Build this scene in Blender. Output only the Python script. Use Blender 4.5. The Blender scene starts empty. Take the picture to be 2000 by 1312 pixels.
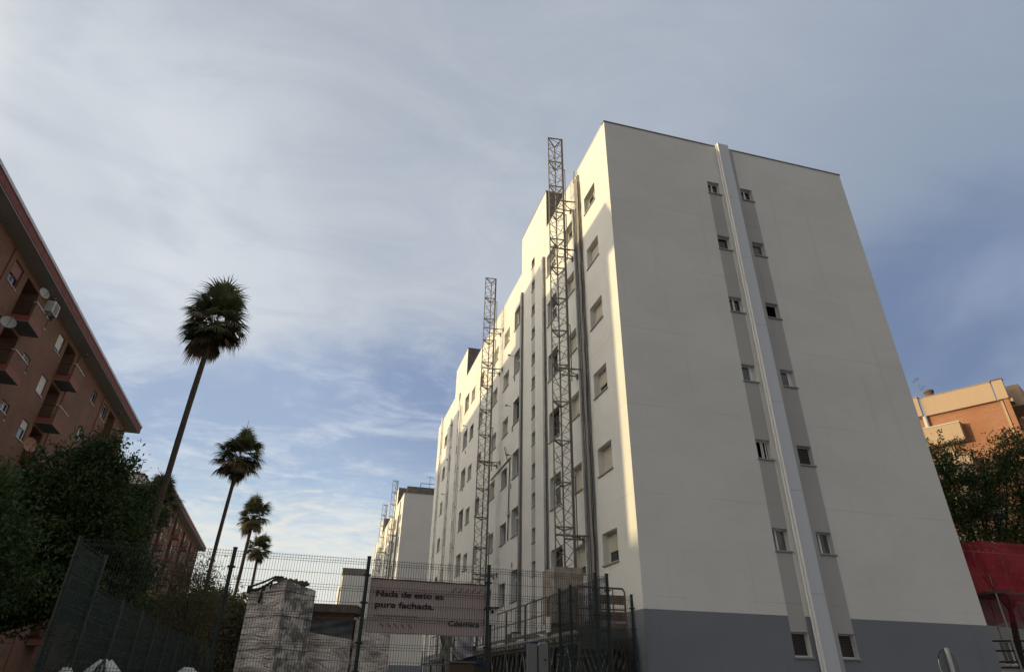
import bpy, math, random
import numpy as np
from mathutils import Vector, Matrix
random.seed(7)
C = bpy.context.scene.collection
S = bpy.context.scene

# ---------------------------------------------------------------- camera
cam = bpy.data.cameras.new('camera'); co = bpy.data.objects.new('camera', cam); C.objects.link(co)
R3 = Matrix(((0.96296373, -0.15366867, 0.22155538 * -1), (-0.26914229, -0.49837182, -0.8241286), (0.01622578, 0.85323588, -0.52127273)))
m4 = R3.to_4x4(); m4.translation = Vector((0, 0, 1.6)); co.matrix_world = m4
cam.sensor_width = 36; cam.lens = 1255 / 2000 * 36; cam.shift_y = -81 / 2000
cam.clip_start = 0.1; cam.clip_end = 3000
S.camera = co

# ---------------------------------------------------------------- light
SUN_TAN, SUN_AZ = 0.131, math.atan(0.042)          # sun low in the west (-X), a hair towards +Y
sun_dir = Vector((-1, math.tan(SUN_AZ), SUN_TAN)).normalized()      # towards the sun
sl = bpy.data.lights.new('sun', 'SUN'); sl.energy = 2.7; sl.angle = math.radians(0.5); sl.color = (1, 0.79, 0.41)
so = bpy.data.objects.new('sun', sl); C.objects.link(so)
so.rotation_euler = (-sun_dir).to_track_quat('-Z', 'Y').to_euler(); so.location = (-40, 0, 60)
S.view_settings.view_transform = 'Standard'; S.view_settings.look = 'None'
S.view_settings.gamma = 1; S.view_settings.exposure = 0.15; S.view_settings.use_curve_mapping = False


class NT:
    """small helper to wire shader nodes"""
    def __init__(s, tree): s.t = tree; s.n = tree.nodes; s.l = tree.links
    def new(s, kind, **kw):
        n = s.n.new(kind)
        for k, v in kw.items(): setattr(n, k, v)
        return n
    def put(s, n, name, v):
        if v is None: return
        i = n.inputs[name]
        if hasattr(v, 'is_output') or isinstance(v, bpy.types.NodeSocket): s.l.new(v, i)
        else: i.default_value = v
    def math(s, op, a, b=None, c=None, clamp=False):
        n = s.new('ShaderNodeMath', operation=op, use_clamp=clamp)
        s.put(n, 0, a); s.put(n, 1, b)
        if c is not None: s.put(n, 2, c)
        return n.outputs[0]
    def vmath(s, op, a, b=None):
        n = s.new('ShaderNodeVectorMath', operation=op); s.put(n, 0, a); s.put(n, 1, b)
        return n.outputs['Value'] if op in ('DOT_PRODUCT', 'LENGTH') else n.outputs[0]
    def mix(s, f, a, b, blend='MIX'):
        n = s.new('ShaderNodeMix', data_type='RGBA', blend_type=blend)
        s.put(n, 0, f); s.put(n, 6, a); s.put(n, 7, b); return n.outputs[2]
    def noise(s, vec, scale, detail=4, rough=.5, dist=0):
        n = s.new('ShaderNodeTexNoise'); s.put(n, 'Vector', vec); n.inputs['Scale'].default_value = scale
        n.inputs['Detail'].default_value = detail; n.inputs['Roughness'].default_value = rough; n.inputs['Distortion'].default_value = dist
        return n.outputs['Fac']
    def step(s, v, a, b):
        n = s.new('ShaderNodeMapRange', interpolation_type='SMOOTHSTEP'); s.put(n, 0, v)
        s.put(n, 1, a); s.put(n, 2, b); return n.outputs[0]
    def mapping(s, vec, scale=(1, 1, 1), loc=(0, 0, 0), rot=(0, 0, 0)):
        n = s.new('ShaderNodeMapping'); s.put(n, 'Vector', vec); n.inputs['Scale'].default_value = scale
        n.inputs['Location'].default_value = loc; n.inputs['Rotation'].default_value = rot; return n.outputs[0]


# ---------------------------------------------------------------- sky: Nishita sky with a veil of cloud, all a function of direction
W = bpy.data.worlds.new('World'); S.world = W; W.use_nodes = True
k = NT(W.node_tree); k.n.clear()
sky = k.new('ShaderNodeTexSky', sky_type='NISHITA', sun_disc=False)
sky.sun_elevation = math.atan(SUN_TAN); sky.sun_rotation = math.radians(-90) + SUN_AZ
sky.air_density = 1.3; sky.dust_density = 1.0; sky.ozone_density = 2.0
tc = k.new('ShaderNodeTexCoord'); D = tc.outputs['Generated']
sep = k.new('ShaderNodeSeparateXYZ'); k.l.new(D, sep.inputs[0]); dx, dy, dz = sep.outputs
kk = k.math('ADD', k.math('MAXIMUM', dz, 0.0), 0.12)
cmb = k.new('ShaderNodeCombineXYZ'); k.put(cmb, 0, k.math('DIVIDE', dx, kk)); k.put(cmb, 1, k.math('DIVIDE', dy, kk)); pl = cmb.outputs[0]
n_big = k.noise(k.mapping(pl, (1, 1, 1), (3.1, 1.7, 0)), 1.3, 4, .5, .5)
n_str = k.noise(k.mapping(pl, (1.25, 1.9, 1), (0, 0.4, 0), (0, 0, .55)), 1.6, 8, .62, .9)
n_fine = k.noise(k.mapping(pl, (1.7, 2.3, 1), (5, 2, 0), (0, 0, .7)), 3.2, 9, .62, .5)
clear = (0.31, 0.39, 0.545, 1); veil = (0.425, 0.465, 0.535, 1); bright = (0.655, 0.685, 0.72, 1); deep = (0.15, 0.20, 0.325, 1); warm = (0.80, 0.74, 0.62, 1)
# high veil: edge wobbles with the noise
edge = k.math('ADD', dz, k.math('MULTIPLY', k.math('SUBTRACT', n_big, .5), .22))
edge = k.math('ADD', edge, k.math('MULTIPLY', k.math('SUBTRACT', n_str, .5), .12))
edge = k.math('SUBTRACT', edge, k.math('MULTIPLY', dx, .10))
high = k.step(edge, .37, .505)
streak = k.step(k.math('ADD', k.math('MULTIPLY', n_str, .6), k.math('MULTIPLY', n_fine, .4)), .44, .66)
low = k.math('MULTIPLY', k.math('MULTIPLY', streak, .72), k.step(dx, .62, .22))
soft = k.math('MULTIPLY', k.step(k.vmath('DOT_PRODUCT', D, tuple(Vector((.80, .50, .33)).normalized())), .975, .999), k.step(n_big, .35, .6))
patch = k.step(k.vmath('DOT_PRODUCT', D, tuple(Vector((.16, .87, .46)).normalized())), .965, .998)
col_clear = k.mix(k.step(dx, .0, .62), clear, deep)
col_clear = k.mix(k.step(dz, .36, .10), col_clear, (0.40, 0.54, 0.69, 1))
col_clear = k.mix(k.math('MULTIPLY', patch, .7), col_clear, (0.19, 0.255, 0.415, 1))
west = k.step(dx, .30, -.45)
col_veil = k.mix(k.math('MULTIPLY', west, .9), veil, bright)
col_veil = k.mix(k.step(dx, .25, .75), col_veil, (0.22, 0.275, 0.37, 1))
col_veil = k.mix(k.math('MULTIPLY', k.step(n_big, .62, .36), .35), col_veil, (0.30, 0.35, 0.42, 1))
col_veil = k.mix(k.math('MULTIPLY', k.step(dz, .58, .80), .55), col_veil, (0.33, 0.365, 0.43, 1))
wisp = k.noise(k.mapping(pl, (1.2, 2.0, 1), (2.2, 6.1, 0), (0, 0, -.5)), 2.1, 8, .6, 1.0)
wr = k.step(dx, .55, .15)
col_veil = k.mix(k.math('MULTIPLY', k.math('MULTIPLY', k.step(wisp, .46, .76), .20), k.math('ADD', .25, k.math('MULTIPLY', wr, .75))), col_veil, (0.66, 0.68, 0.72, 1))
col_veil = k.mix(k.math('MULTIPLY', k.step(wisp, .54, .28), .24), col_veil, (0.27, 0.315, 0.41, 1))
col = k.mix(low, col_clear, k.mix(k.step(dz, .42, .15), (0.46, 0.53, 0.66, 1), (0.74, 0.76, 0.75, 1)))
col = k.mix(k.math('MULTIPLY', soft, .55), col, (0.36, 0.42, 0.54, 1))
hz = k.math('MULTIPLY', k.step(k.math('ADD', dz, k.math('MULTIPLY', k.math('SUBTRACT', n_fine, .5), .34)), .26, .13), .85)
col = k.mix(hz, col, (0.74, 0.73, 0.66, 1))
col = k.mix(high, col, col_veil)
# glow added round the low sun, out of view, to lift the shaded long facade
col = k.mix(k.step(dy, .12, -.35), col, (0.335, 0.33, 0.33, 1))      # sky behind the camera darkened to dim the gable
glow = k.vmath('DOT_PRODUCT', D, tuple(Vector((-.93, .25, .27)).normalized()))
col = k.mix(k.math('MULTIPLY', k.step(glow, .72, 1.0), .95), col, (3.0, 2.7, 2.15, 1))
col = k.mix(k.step(dz, .0, -.08), col, (0.16, 0.15, 0.14, 1))
colx = k.mix(1.0, col, (10, 10, 10, 1), 'MULTIPLY')
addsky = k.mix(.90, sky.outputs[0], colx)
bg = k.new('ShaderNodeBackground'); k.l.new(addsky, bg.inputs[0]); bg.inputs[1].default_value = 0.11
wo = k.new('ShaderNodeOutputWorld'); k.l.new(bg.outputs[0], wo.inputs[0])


# ---------------------------------------------------------------- materials
MATS = {}
def mat(name, col, rough=.7, metal=0, col2=None, nscale=2.0, var=.5, bump=0, bscale=60, stain=0, spec=.4, alpha=1.0, trans=0, streaks=0):
    if name in MATS: return MATS[name]
    m = bpy.data.materials.new(name); m.use_nodes = True; t = NT(m.node_tree); b = t.n['Principled BSDF']
    c = (*col, 1)
    obj = t.new('ShaderNodeTexCoord').outputs['Object']
    geo = t.new('ShaderNodeNewGeometry').outputs['Position']
    src = c
    if col2: src = t.mix(t.step(t.noise(geo, nscale, 6, .6), .5 - var / 2, .5 + var / 2), c, (*col2, 1))
    if stain:
        st = t.step(t.noise(t.mapping(geo, (1.6, 1.6, .22)), 1.4, 8, .65), .50, .74)
        src = t.mix(t.math('MULTIPLY', st, stain), src, (*(x * .6 for x in col), 1))
    if streaks:
        st = t.step(t.noise(t.mapping(geo, (6, 6, .12)), 1.2, 5, .6), .5, .7)
        src = t.mix(t.math('MULTIPLY', st, streaks), src, (*(x * .55 for x in col), 1))
    t.put(b, 'Base Color', src)
    b.inputs['Roughness'].default_value = rough; b.inputs['Metallic'].default_value = metal
    b.inputs['Specular IOR Level'].default_value = spec
    if bump:
        bn = t.new('ShaderNodeBump'); bn.inputs['Strength'].default_value = bump; bn.inputs['Distance'].default_value = .02
        t.l.new(t.noise(geo, bscale, 4, .7), bn.inputs['Height']); t.l.new(bn.outputs[0], b.inputs['Normal'])
    if alpha < 1: b.inputs['Alpha'].default_value = alpha
    MATS[name] = m; return m

def brick(name, c1, c2, mortar, scale=1.0, blotch=None):
    m = bpy.data.materials.new(name); m.use_nodes = True; t = NT(m.node_tree); b = t.n['Principled BSDF']
    uv = t.new('ShaderNodeUVMap').outputs[0]
    br = t.new('ShaderNodeTexBrick'); t.l.new(uv, br.inputs['Vector'])
    br.inputs['Color1'].default_value = (*c1, 1); br.inputs['Color2'].default_value = (*c2, 1); br.inputs['Mortar'].default_value = (*mortar, 1)
    br.inputs['Scale'].default_value = 1; br.inputs['Brick Width'].default_value = .25 * scale; br.inputs['Row Height'].default_value = .065 * scale
    br.inputs['Mortar Size'].default_value = .011 * scale; br.inputs['Mortar Smooth'].default_value = .2; br.inputs['Bias'].default_value = -.1
    geo = t.new('ShaderNodeNewGeometry').outputs['Position']
    n1 = t.step(t.noise(geo, .55, 6, .65, .4), .35, .7)
    src = t.mix(t.math('MULTIPLY', n1, .55), br.outputs[0], (*(blotch or [x * .6 for x in c2]), 1))
    n2 = t.step(t.noise(uv, 9, 3, .6), .35, .75)
    src = t.mix(t.math('MULTIPLY', n2, .25), src, (*(x * 1.35 for x in c1), 1))
    t.put(b, 'Base Color', src); b.inputs['Roughness'].default_value = .9; b.inputs['Specular IOR Level'].default_value = .2
    bn = t.new('ShaderNodeBump'); bn.inputs['Strength'].default_value = .5; bn.inputs['Distance'].default_value = .01; bn.invert = True
    t.l.new(br.outputs['Fac'], bn.inputs['Height']); t.l.new(bn.outputs[0], b.inputs['Normal'])
    MATS[name] = m; return m

def leafmat(name, c1, c2, trans=.25):
    m = bpy.data.materials.new(name); m.use_nodes = True; t = NT(m.node_tree); b = t.n['Principled BSDF']
    geo = t.new('ShaderNodeNewGeometry').outputs
    n = t.step(t.noise(geo['Position'], 2.2, 3, .6), .35, .65)
    isl = geo['Random Per Island']
    src = t.mix(n, (*c1, 1), (*c2, 1))
    src = t.mix(t.math('MULTIPLY', isl, .5), src, (*(x * 1.7 for x in c2), 1))
    t.put(b, 'Base Color', src); b.inputs['Roughness'].default_value = .55; b.inputs['Specular IOR Level'].default_value = .3
    tr = t.new('ShaderNodeBsdfTranslucent'); t.put(tr, 0, src)
    mx = t.new('ShaderNodeMixShader'); mx.inputs[0].default_value = trans
    t.l.new(b.outputs[0], mx.inputs[1]); t.l.new(tr.outputs[0], mx.inputs[2]); t.l.new(mx.outputs[0], t.n['Material Output'].inputs[0])
    MATS[name] = m; return m

def netmat(name, c, cover, rough=.8, wear=.25):
    """woven net or thin cloth: part of the light passes through"""
    m = bpy.data.materials.new(name); m.use_nodes = True; t = NT(m.node_tree); b = t.n['Principled BSDF']
    geo = t.new('ShaderNodeNewGeometry').outputs['Position']
    n = t.noise(geo, 1.6, 6, .6)
    t.put(b, 'Base Color', t.mix(t.step(n, .35, .7), (*c, 1), (*(x * .6 for x in c), 1))); b.inputs['Roughness'].default_value = rough
    a = t.math('ADD', cover - wear / 2, t.math('MULTIPLY', n, wear), clamp=True)
    t.put(b, 'Alpha', a); MATS[name] = m; return m

def glass(name, c, rough=.06, c2=None):
    m = bpy.data.materials.new(name); m.use_nodes = True; t = NT(m.node_tree); b = t.n['Principled BSDF']
    geo = t.new('ShaderNodeNewGeometry').outputs['Position']
    n = t.step(t.noise(t.mapping(geo, (3, 3, .8)), 2.1, 3), .4, .65)
    t.put(b, 'Base Color', t.mix(n, (*c, 1), (*(c2 or [x * .5 for x in c]), 1)))
    b.inputs['Roughness'].default_value = rough; b.inputs['Specular IOR Level'].default_value = .6; b.inputs['Coat Weight'].default_value = .3
    MATS[name] = m; return m

def render_mat(name, c):
    """fine scraped render: soft weathering, faint horizontal panel seams, grain"""
    m = bpy.data.materials.new(name); m.use_nodes = True; t = NT(m.node_tree); b = t.n['Principled BSDF']
    geo = t.new('ShaderNodeNewGeometry').outputs['Position']
    a = t.step(t.noise(t.mapping(geo, (.5, .5, .9)), .55, 7, .62, .3), .34, .70)
    src = t.mix(t.math('MULTIPLY', a, .30), (*c, 1), (*(x * .72 for x in c), 1))
    s2 = t.step(t.noise(t.mapping(geo, (2.2, 2.2, .10)), 1.3, 5, .6), .56, .78)
    src = t.mix(t.math('MULTIPLY', s2, .24), src, (*(x * .55 for x in c), 1))
    g = t.noise(geo, 38, 3, .7)
    src = t.mix(t.math('MULTIPLY', t.step(g, .3, .7), .08), src, (*(x * .5 for x in c), 1))
    sz = t.new('ShaderNodeSeparateXYZ'); t.l.new(geo, sz.inputs[0])
    zz = t.math('ADD', sz.outputs[2], t.math('MULTIPLY', t.noise(geo, .8, 2), .05))
    fr = t.math('ABSOLUTE', t.math('SUBTRACT', t.math('FRACT', t.math('DIVIDE', t.math('ADD', zz, .35), 2.77)), .5))
    seam = t.math('MULTIPLY', t.step(fr, .006, .001), t.step(t.noise(t.mapping(geo, (.4, .4, .3)), 1, 2), .42, .55))
    src = t.mix(t.math('MULTIPLY', seam, .28), src, (*(x * .4 for x in c), 1))
    t.put(b, 'Base Color', src); b.inputs['Roughness'].default_value = .92; b.inputs['Specular IOR Level'].default_value = .15
    bn = t.new('ShaderNodeBump'); bn.inputs['Strength'].default_value = .35; bn.inputs['Distance'].default_value = .02
    t.l.new(t.math('ADD', t.noise(geo, 55, 3, .7), t.math('MULTIPLY', t.noise(geo, 3, 4, .6), 1.5)), bn.inputs['Height'])
    t.l.new(bn.outputs[0], b.inputs['Normal']); MATS[name] = m; return m

def wrapmat(name, c, c2):
    """creased translucent plastic film: long diagonal wrinkles"""
    m = bpy.data.materials.new(name); m.use_nodes = True; t = NT(m.node_tree); b = t.n['Principled BSDF']
    geo = t.new('ShaderNodeNewGeometry').outputs['Position']
    w = t.noise(t.mapping(geo, (1.1, 1.1, 3.4), (0, 0, 0), (.35, .25, 0)), 1.2, 3, .5, 1.6)
    f = t.math('ABSOLUTE', t.math('SUBTRACT', t.math('MULTIPLY', w, 2), 1))
    src = t.mix(t.step(t.noise(geo, 1.4, 5, .6, .5), .38, .66), (*c, 1), (*c2, 1)); src = t.mix(t.math('MULTIPLY', t.step(f, .06, .0), .55), src, (*(min(1, x * 1.35) for x in c), 1))  # crease lines lightened in the colour as painted highlights
    t.put(b, 'Base Color', src); b.inputs['Roughness'].default_value = .32; b.inputs['Specular IOR Level'].default_value = .6
    bn = t.new('ShaderNodeBump'); bn.inputs['Strength'].default_value = 1; bn.inputs['Distance'].default_value = .06
    t.l.new(f, bn.inputs['Height']); t.l.new(bn.outputs[0], b.inputs['Normal']); MATS[name] = m; return m

M = MATS
render_mat('white_render', (0.795, 0.785, 0.752)); render_mat('slate_base_render', (0.235, 0.25, 0.285)); render_mat('grey_band_render', (0.50, 0.49, 0.475))
mat('raw_concrete', (0.26, 0.24, 0.22), .95, col2=(0.15, 0.135, 0.12), nscale=3, bump=.6, bscale=20)
mat('coping_metal', (0.25, 0.235, 0.215), .6, .3)
mat('casing_metal', (0.60, 0.62, 0.66), .45, .15, stain=.15)
mat('casing_joint', (0.25, 0.26, 0.28), .6)
mat('pvc_white', (0.80, 0.80, 0.78), .4); mat('stone_sill', (0.34, 0.33, 0.31), .7); mat('sill_pale', (0.62, 0.60, 0.57), .7)
mat('shutter_rose', (0.34, 0.17, 0.15), .6); mat('shutter_cream', (0.62, 0.58, 0.49), .5); mat('shutter_white', (0.72, 0.70, 0.66), .5); mat('shutter_dark', (0.045, 0.042, 0.038), .5)
mat('alu_frame', (0.50, 0.49, 0.46), .4, .4); mat('brown_frame', (0.13, 0.07, 0.045), .5)
glass('glass_dark', (0.015, 0.017, 0.02)); glass('glass_curtain', (0.13, 0.13, 0.125), .15, (0.05, 0.05, 0.05)); glass('glass_blue', (0.07, 0.085, 0.10), .1, (0.05, .06, .07))
mat('black_void', (0.004, 0.004, 0.004), .9, spec=0)
mat('trunk_brown', (0.26, 0.24, 0.22), .8, col2=(0.36, 0.34, 0.315), nscale=5, bump=.4, streaks=.5)
mat('galv_pipe', (0.34, 0.345, 0.35), .45, .5, col2=(0.22, 0.22, 0.22), nscale=4, streaks=.3)
mat('white_pipe', (0.80, 0.80, 0.80), .4); mat('cable_black', (0.02, 0.02, 0.02), .6); mat('cable_grey', (0.17, 0.16, 0.15), .7)
mat('mast_steel', (0.19, 0.188, 0.182), .6, .3, col2=(0.24, 0.215, 0.19), nscale=6, var=.4)
mat('mast_pale', (0.46, 0.44, 0.40), .6, .2, col2=(0.30, 0.27, 0.23), nscale=7)
mat('rust_cover', (0.26, 0.20, 0.155), .8, col2=(0.42, 0.39, 0.35), nscale=4, bump=.3, streaks=.5)
mat('deck_steel', (0.075, 0.085, 0.07), .7, .2, col2=(0.11, 0.10, 0.08), nscale=5)
mat('rail_steel', (0.16, 0.14, 0.125), .6, .3, col2=(0.17, 0.10, 0.075), nscale=3)
mat('fence_green', (0.012, 0.020, 0.020), .5, .1); mat('fence_lit', (0.055, 0.07, 0.065), .5, .1); mat('fence_wire', (0.020, 0.030, 0.030), .5, .1)  # lighter copy of the post colour paints the left fence posts as lit
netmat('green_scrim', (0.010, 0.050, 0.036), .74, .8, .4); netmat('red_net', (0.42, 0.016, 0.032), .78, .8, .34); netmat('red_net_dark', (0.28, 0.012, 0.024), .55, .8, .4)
mat('banner_pink', (0.56, 0.45, 0.43), .8, col2=(0.49, 0.39, 0.37), nscale=2, bump=.2, bscale=4); mat('ink', (0.03, 0.018, 0.018), .8); mat('ink_faint', (0.27, 0.235, 0.22), .8)
brick('dark_brick', (0.215, 0.090, 0.062), (0.13, 0.056, 0.042), (0.23, 0.165, 0.13), 1.1, (0.24, 0.155, 0.10))
brick('orange_brick', (0.36, 0.15, 0.085), (0.25, 0.095, 0.055), (0.46, 0.30, 0.20), 1.35, (0.36, 0.15, 0.075))
mat('red_fascia', (0.24, 0.065, 0.055), .8, col2=(0.14, 0.045, 0.04), nscale=2, bump=.3, bscale=30)
mat('soffit', (0.36, 0.345, 0.32), .9, stain=.4, bump=.2); mat('gutter_white', (0.55, 0.55, 0.55), .6); mat('loggia_white', (0.50, 0.50, 0.46), .9, stain=.3)
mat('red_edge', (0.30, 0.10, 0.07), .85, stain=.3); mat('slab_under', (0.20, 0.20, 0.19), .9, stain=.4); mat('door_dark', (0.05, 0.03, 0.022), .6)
mat('iron_black', (0.03, 0.022, 0.02), .6); mat('cream_render', (0.47, 0.34, 0.235), .9, bump=.3, bscale=40, streaks=.14)
mat('dish_grey', (0.36, 0.36, 0.35), .6); mat('dish_rust', (0.38, 0.20, 0.12), .7, col2=(.28, .15, .09)); mat('ac_white', (0.50, 0.50, 0.47), .6)
mat('bark', (0.055, 0.042, 0.032), .95, col2=(0.03, 0.024, 0.02), nscale=8, bump=.8, bscale=25); mat('palm_bark', (0.12, 0.095, 0.073), .95, col2=(0.045, 0.036, 0.03), nscale=14, bump=1, bscale=22)
leafmat('leaf_dark', (0.022, 0.046, 0.013), (0.046, 0.072, 0.019), .3); leafmat('leaf_mid', (0.040, 0.070, 0.020), (0.070, 0.095, 0.028), .3); leafmat('leaf_olive', (0.090, 0.090, 0.032), (0.13, 0.11, 0.045), .3)
leafmat('palm_green', (0.075, 0.098, 0.042), (0.11, 0.12, 0.058), .25); leafmat('palm_dead', (0.12, 0.09, 0.052), (0.17, 0.125, 0.072), .2)
wrapmat('poly_wrap', (0.66, 0.59, 0.53), (0.46, 0.395, 0.37)); mat('poly_print', (0.56, 0.51, 0.46), .45, col2=(0.20, 0.205, 0.19), nscale=5, var=.10, bump=1, bscale=3)
mat('poly_clear', (0.42, 0.39, 0.33), .3, col2=(0.30, 0.27, 0.23), nscale=2); mat('tarp_black', (0.010, 0.010, 0.011), .4, bump=.8, bscale=5)
mat('tarp_grey', (0.075, 0.082, 0.085), .45, col2=(0.05, 0.05, 0.05), nscale=3, bump=.8, bscale=4); mat('slab_concrete', (0.17, 0.135, 0.105), .95, col2=(0.10, 0.08, 0.065), nscale=5, bump=.6)
brick('kiosk_brick', (0.16, 0.075, 0.045), (0.12, 0.055, 0.035), (0.16, 0.13, 0.10), 1.0)
mat('white_sack', (0.60, 0.60, 0.60), .7, bump=.6, bscale=5, stain=.3); mat('blue_plastic', (0.02, 0.045, 0.16), .5); mat('olive_sack', (0.10, 0.11, 0.08), .8, bump=.7, bscale=6)
mat('sign_back', (0.16, 0.165, 0.165), .45, .3, stain=.2); mat('sign_edge', (0.55, 0.56, 0.55), .5); mat('rubble', (0.12, 0.115, 0.105), .95, col2=(.2, .19, .17), nscale=9, bump=1)
mat('timber', (0.17, 0.125, 0.10), .8, col2=(0.27, 0.20, 0.165), nscale=3, streaks=.3)
mat('asphalt', (0.05, 0.05, 0.05), .95, col2=(0.07, 0.07, 0.068), nscale=3, bump=.5); mat('paving', (0.20, 0.19, 0.175), .9, col2=(0.15, 0.145, 0.135), nscale=1.5, bump=.4); mat('soil', (0.13, 0.10, 0.07), 1, col2=(.09, .07, .05), nscale=2, bump=1)
mat('curtain_stripe', (0.30, 0.30, 0.34), .8)



class Frame:
    """local axes u (along), v (outward), w (up)"""
    def __init__(s, O=(0, 0, 0), U=(1, 0), N=None):
        s.O = Vector(O); u = Vector((U[0], U[1], 0)).normalized(); s.U = u
        s.V = Vector((N[0], N[1], 0)).normalized() if N else Vector((-u.y, u.x, 0)); s.W = Vector((0, 0, 1))
    def __call__(s, p): return s.O + s.U * p[0] + s.V * p[1] + s.W * p[2]
WORLD = Frame((0, 0, 0), (1, 0), (0, 1))

class MB:
    def __init__(s, fr=WORLD): s.v = []; s.f = []; s.m = []; s.mats = []; s.fr = fr
    def mi(s, name):
        if name not in s.mats: s.mats.append(name)
        return s.mats.index(name)
    def face(s, pts, m):
        b = len(s.v); s.v += [s.fr(p) for p in pts]; s.f.append(tuple(range(b, b + len(pts)))); s.m.append(s.mi(m)); return s
    def mesh(s, vs, fs, m):
        b = len(s.v); s.v += [s.fr(p) for p in vs]; s.f += [tuple(i + b for i in f) for f in fs]; s.m += [s.mi(m)] * len(fs); return s
    def box(s, x0, x1, y0, y1, z0, z1, m, skip=''):
        vs = [(x0, y0, z0), (x1, y0, z0), (x1, y1, z0), (x0, y1, z0), (x0, y0, z1), (x1, y0, z1), (x1, y1, z1), (x0, y1, z1)]
        F = {'b': (0, 3, 2, 1), 't': (4, 5, 6, 7), 's': (0, 1, 5, 4), 'e': (1, 2, 6, 5), 'n': (2, 3, 7, 6), 'w': (3, 0, 4, 7)}
        return s.mesh(vs, [f for kx, f in F.items() if kx not in skip], m)
    def tube(s, p, q, r, m, n=6, r2=None, cap=True):
        p = Vector(p); q = Vector(q); d = (q - p).normalized(); r2 = r if r2 is None else r2
        a = d.cross(Vector((0, 0, 1)) if abs(d.z) < .9 else Vector((1, 0, 0))).normalized(); b = d.cross(a)
        vs = []
        for c, rr in ((p, r), (q, r2)):
            for i in range(n):
                t = 2 * math.pi * (i + .5) / n; vs.append(c + a * math.cos(t) * rr + b * math.sin(t) * rr)
        fs = [(i, (i + 1) % n, n + (i + 1) % n, n + i) for i in range(n)]
        if cap: fs += [tuple(range(n))[::-1], tuple(range(n, 2 * n))]
        return s.mesh(vs, fs, m)
    def path(s, pts, r, m, n=6):
        for i in range(len(pts) - 1): s.tube(pts[i], pts[i + 1], r, m, n)
        return s
    def sweep(s, pts, rs, m, n=8):
        """one continuous tapered limb"""
        pts = [Vector(p) for p in pts]; vs = []; fs = []
        for i, p in enumerate(pts):
            d = (pts[min(i + 1, len(pts) - 1)] - pts[max(i - 1, 0)]).normalized()
            a = d.cross(Vector((.3, 1, .1))).normalized(); b = d.cross(a)
            for j in range(n):
                t = 2 * math.pi * j / n; vs.append(p + (a * math.cos(t) + b * math.sin(t)) * rs[i])
        for i in range(len(pts) - 1):
            for j in range(n): fs.append((i * n + j, i * n + (j + 1) % n, (i + 1) * n + (j + 1) % n, (i + 1) * n + j))
        fs.append(tuple(range(n))[::-1]); fs.append(tuple(range((len(pts) - 1) * n, len(pts) * n)))
        return s.mesh(vs, fs, m)
    def disc(s, c, r, nrm, m, n=20, th=.02, dish=0):
        c = Vector(c); d = Vector(nrm).normalized(); a = d.cross(Vector((0, 0, 1))).normalized(); b = d.cross(a)
        vs = []; rings = [(0.001, -dish), (r * .5, -dish * .75), (r, 0), (r, th), (r * .5, -dish * .75 + th), (.001, -dish + th)]
        for rr, h in rings:
            for i in range(n):
                t = 2 * math.pi * i / n; vs.append(c + (a * math.cos(t) + b * math.sin(t)) * rr + d * h)
        fs = [(k_ * n + i, k_ * n + (i + 1) % n, (k_ + 1) * n + (i + 1) % n, (k_ + 1) * n + i) for k_ in range(5) for i in range(n)]
        return s.mesh(vs, fs, m)
    def mesh_data(s, name, org=Vector((0, 0, 0))):
        me = bpy.data.meshes.new(name); me.from_pydata([tuple(v - org) for v in s.v], [], s.f)
        for n_ in s.mats: me.materials.append(MATS[n_])
        me.polygons.foreach_set('material_index', s.m)
        uv = me.uv_layers.new(name='UVMap'); P = s.v; data = np.zeros((len(me.loops), 2)); li = 0
        for f in s.f:
            n_ = (P[f[1]] - P[f[0]]).cross(P[f[2]] - P[f[0]])
            if n_.length > 0: n_.normalize()
            if abs(n_.z) > .7:
                for i in f: data[li] = (P[i].x, P[i].y); li += 1
            else:
                tx, ty = -n_.y, n_.x
                for i in f: data[li] = (P[i].x * tx + P[i].y * ty, P[i].z); li += 1
        uv.data.foreach_set('uv', data.ravel().astype(np.float32))
        me.update(); return me
    def build(s, name, parent=None, smooth=False):
        org = Vector((0, 0, 0)); p = parent
        while p is not None: org += p.location; p = p.parent
        o = bpy.data.objects.new(name, s.mesh_data(name, org)); C.objects.link(o); o.parent = parent
        if smooth: o.data.polygons.foreach_set('use_smooth', [True] * len(o.data.polygons))
        return o

def tag(o, label=None, cat=None, group=None, kind=None):
    if label: o['label'] = label
    if cat: o['category'] = cat
    if group: o['group'] = group
    if kind: o['kind'] = kind
    return o
def thing(name, label, cat, loc=(0, 0, 0), group=None):
    o = bpy.data.objects.new(name, None); C.objects.link(o); o.location = loc; o.empty_display_size = .3
    return tag(o, label, cat, group)
def struct(name, mb): return tag(mb.build(name), kind='structure')
def node(name, mesh, parent, loc, rot=0):
    o = bpy.data.objects.new(name, mesh); C.objects.link(o); o.parent = parent; o.location = loc; o.rotation_euler = (0, 0, rot); return o


# ---------------------------------------------------------------- ground
g = MB(); g.box(-400, 400, -200, 500, -.3, 0, 'asphalt', 'b'); struct('ground', g)
g = MB(); g.box(6.6, 22.5, 14.6, 130, .004, .14, 'paving', 'b'); struct('pavement', g)
g = MB(); g.box(-17.5, -12.5, 5, 130, .004, .13, 'paving', 'b'); struct('pavement', g)
g = MB(); g.box(-4.2, 6.55, 13.7, 80, .004, .02, 'soil', 'b'); struct('building_site_soil', g)

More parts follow.
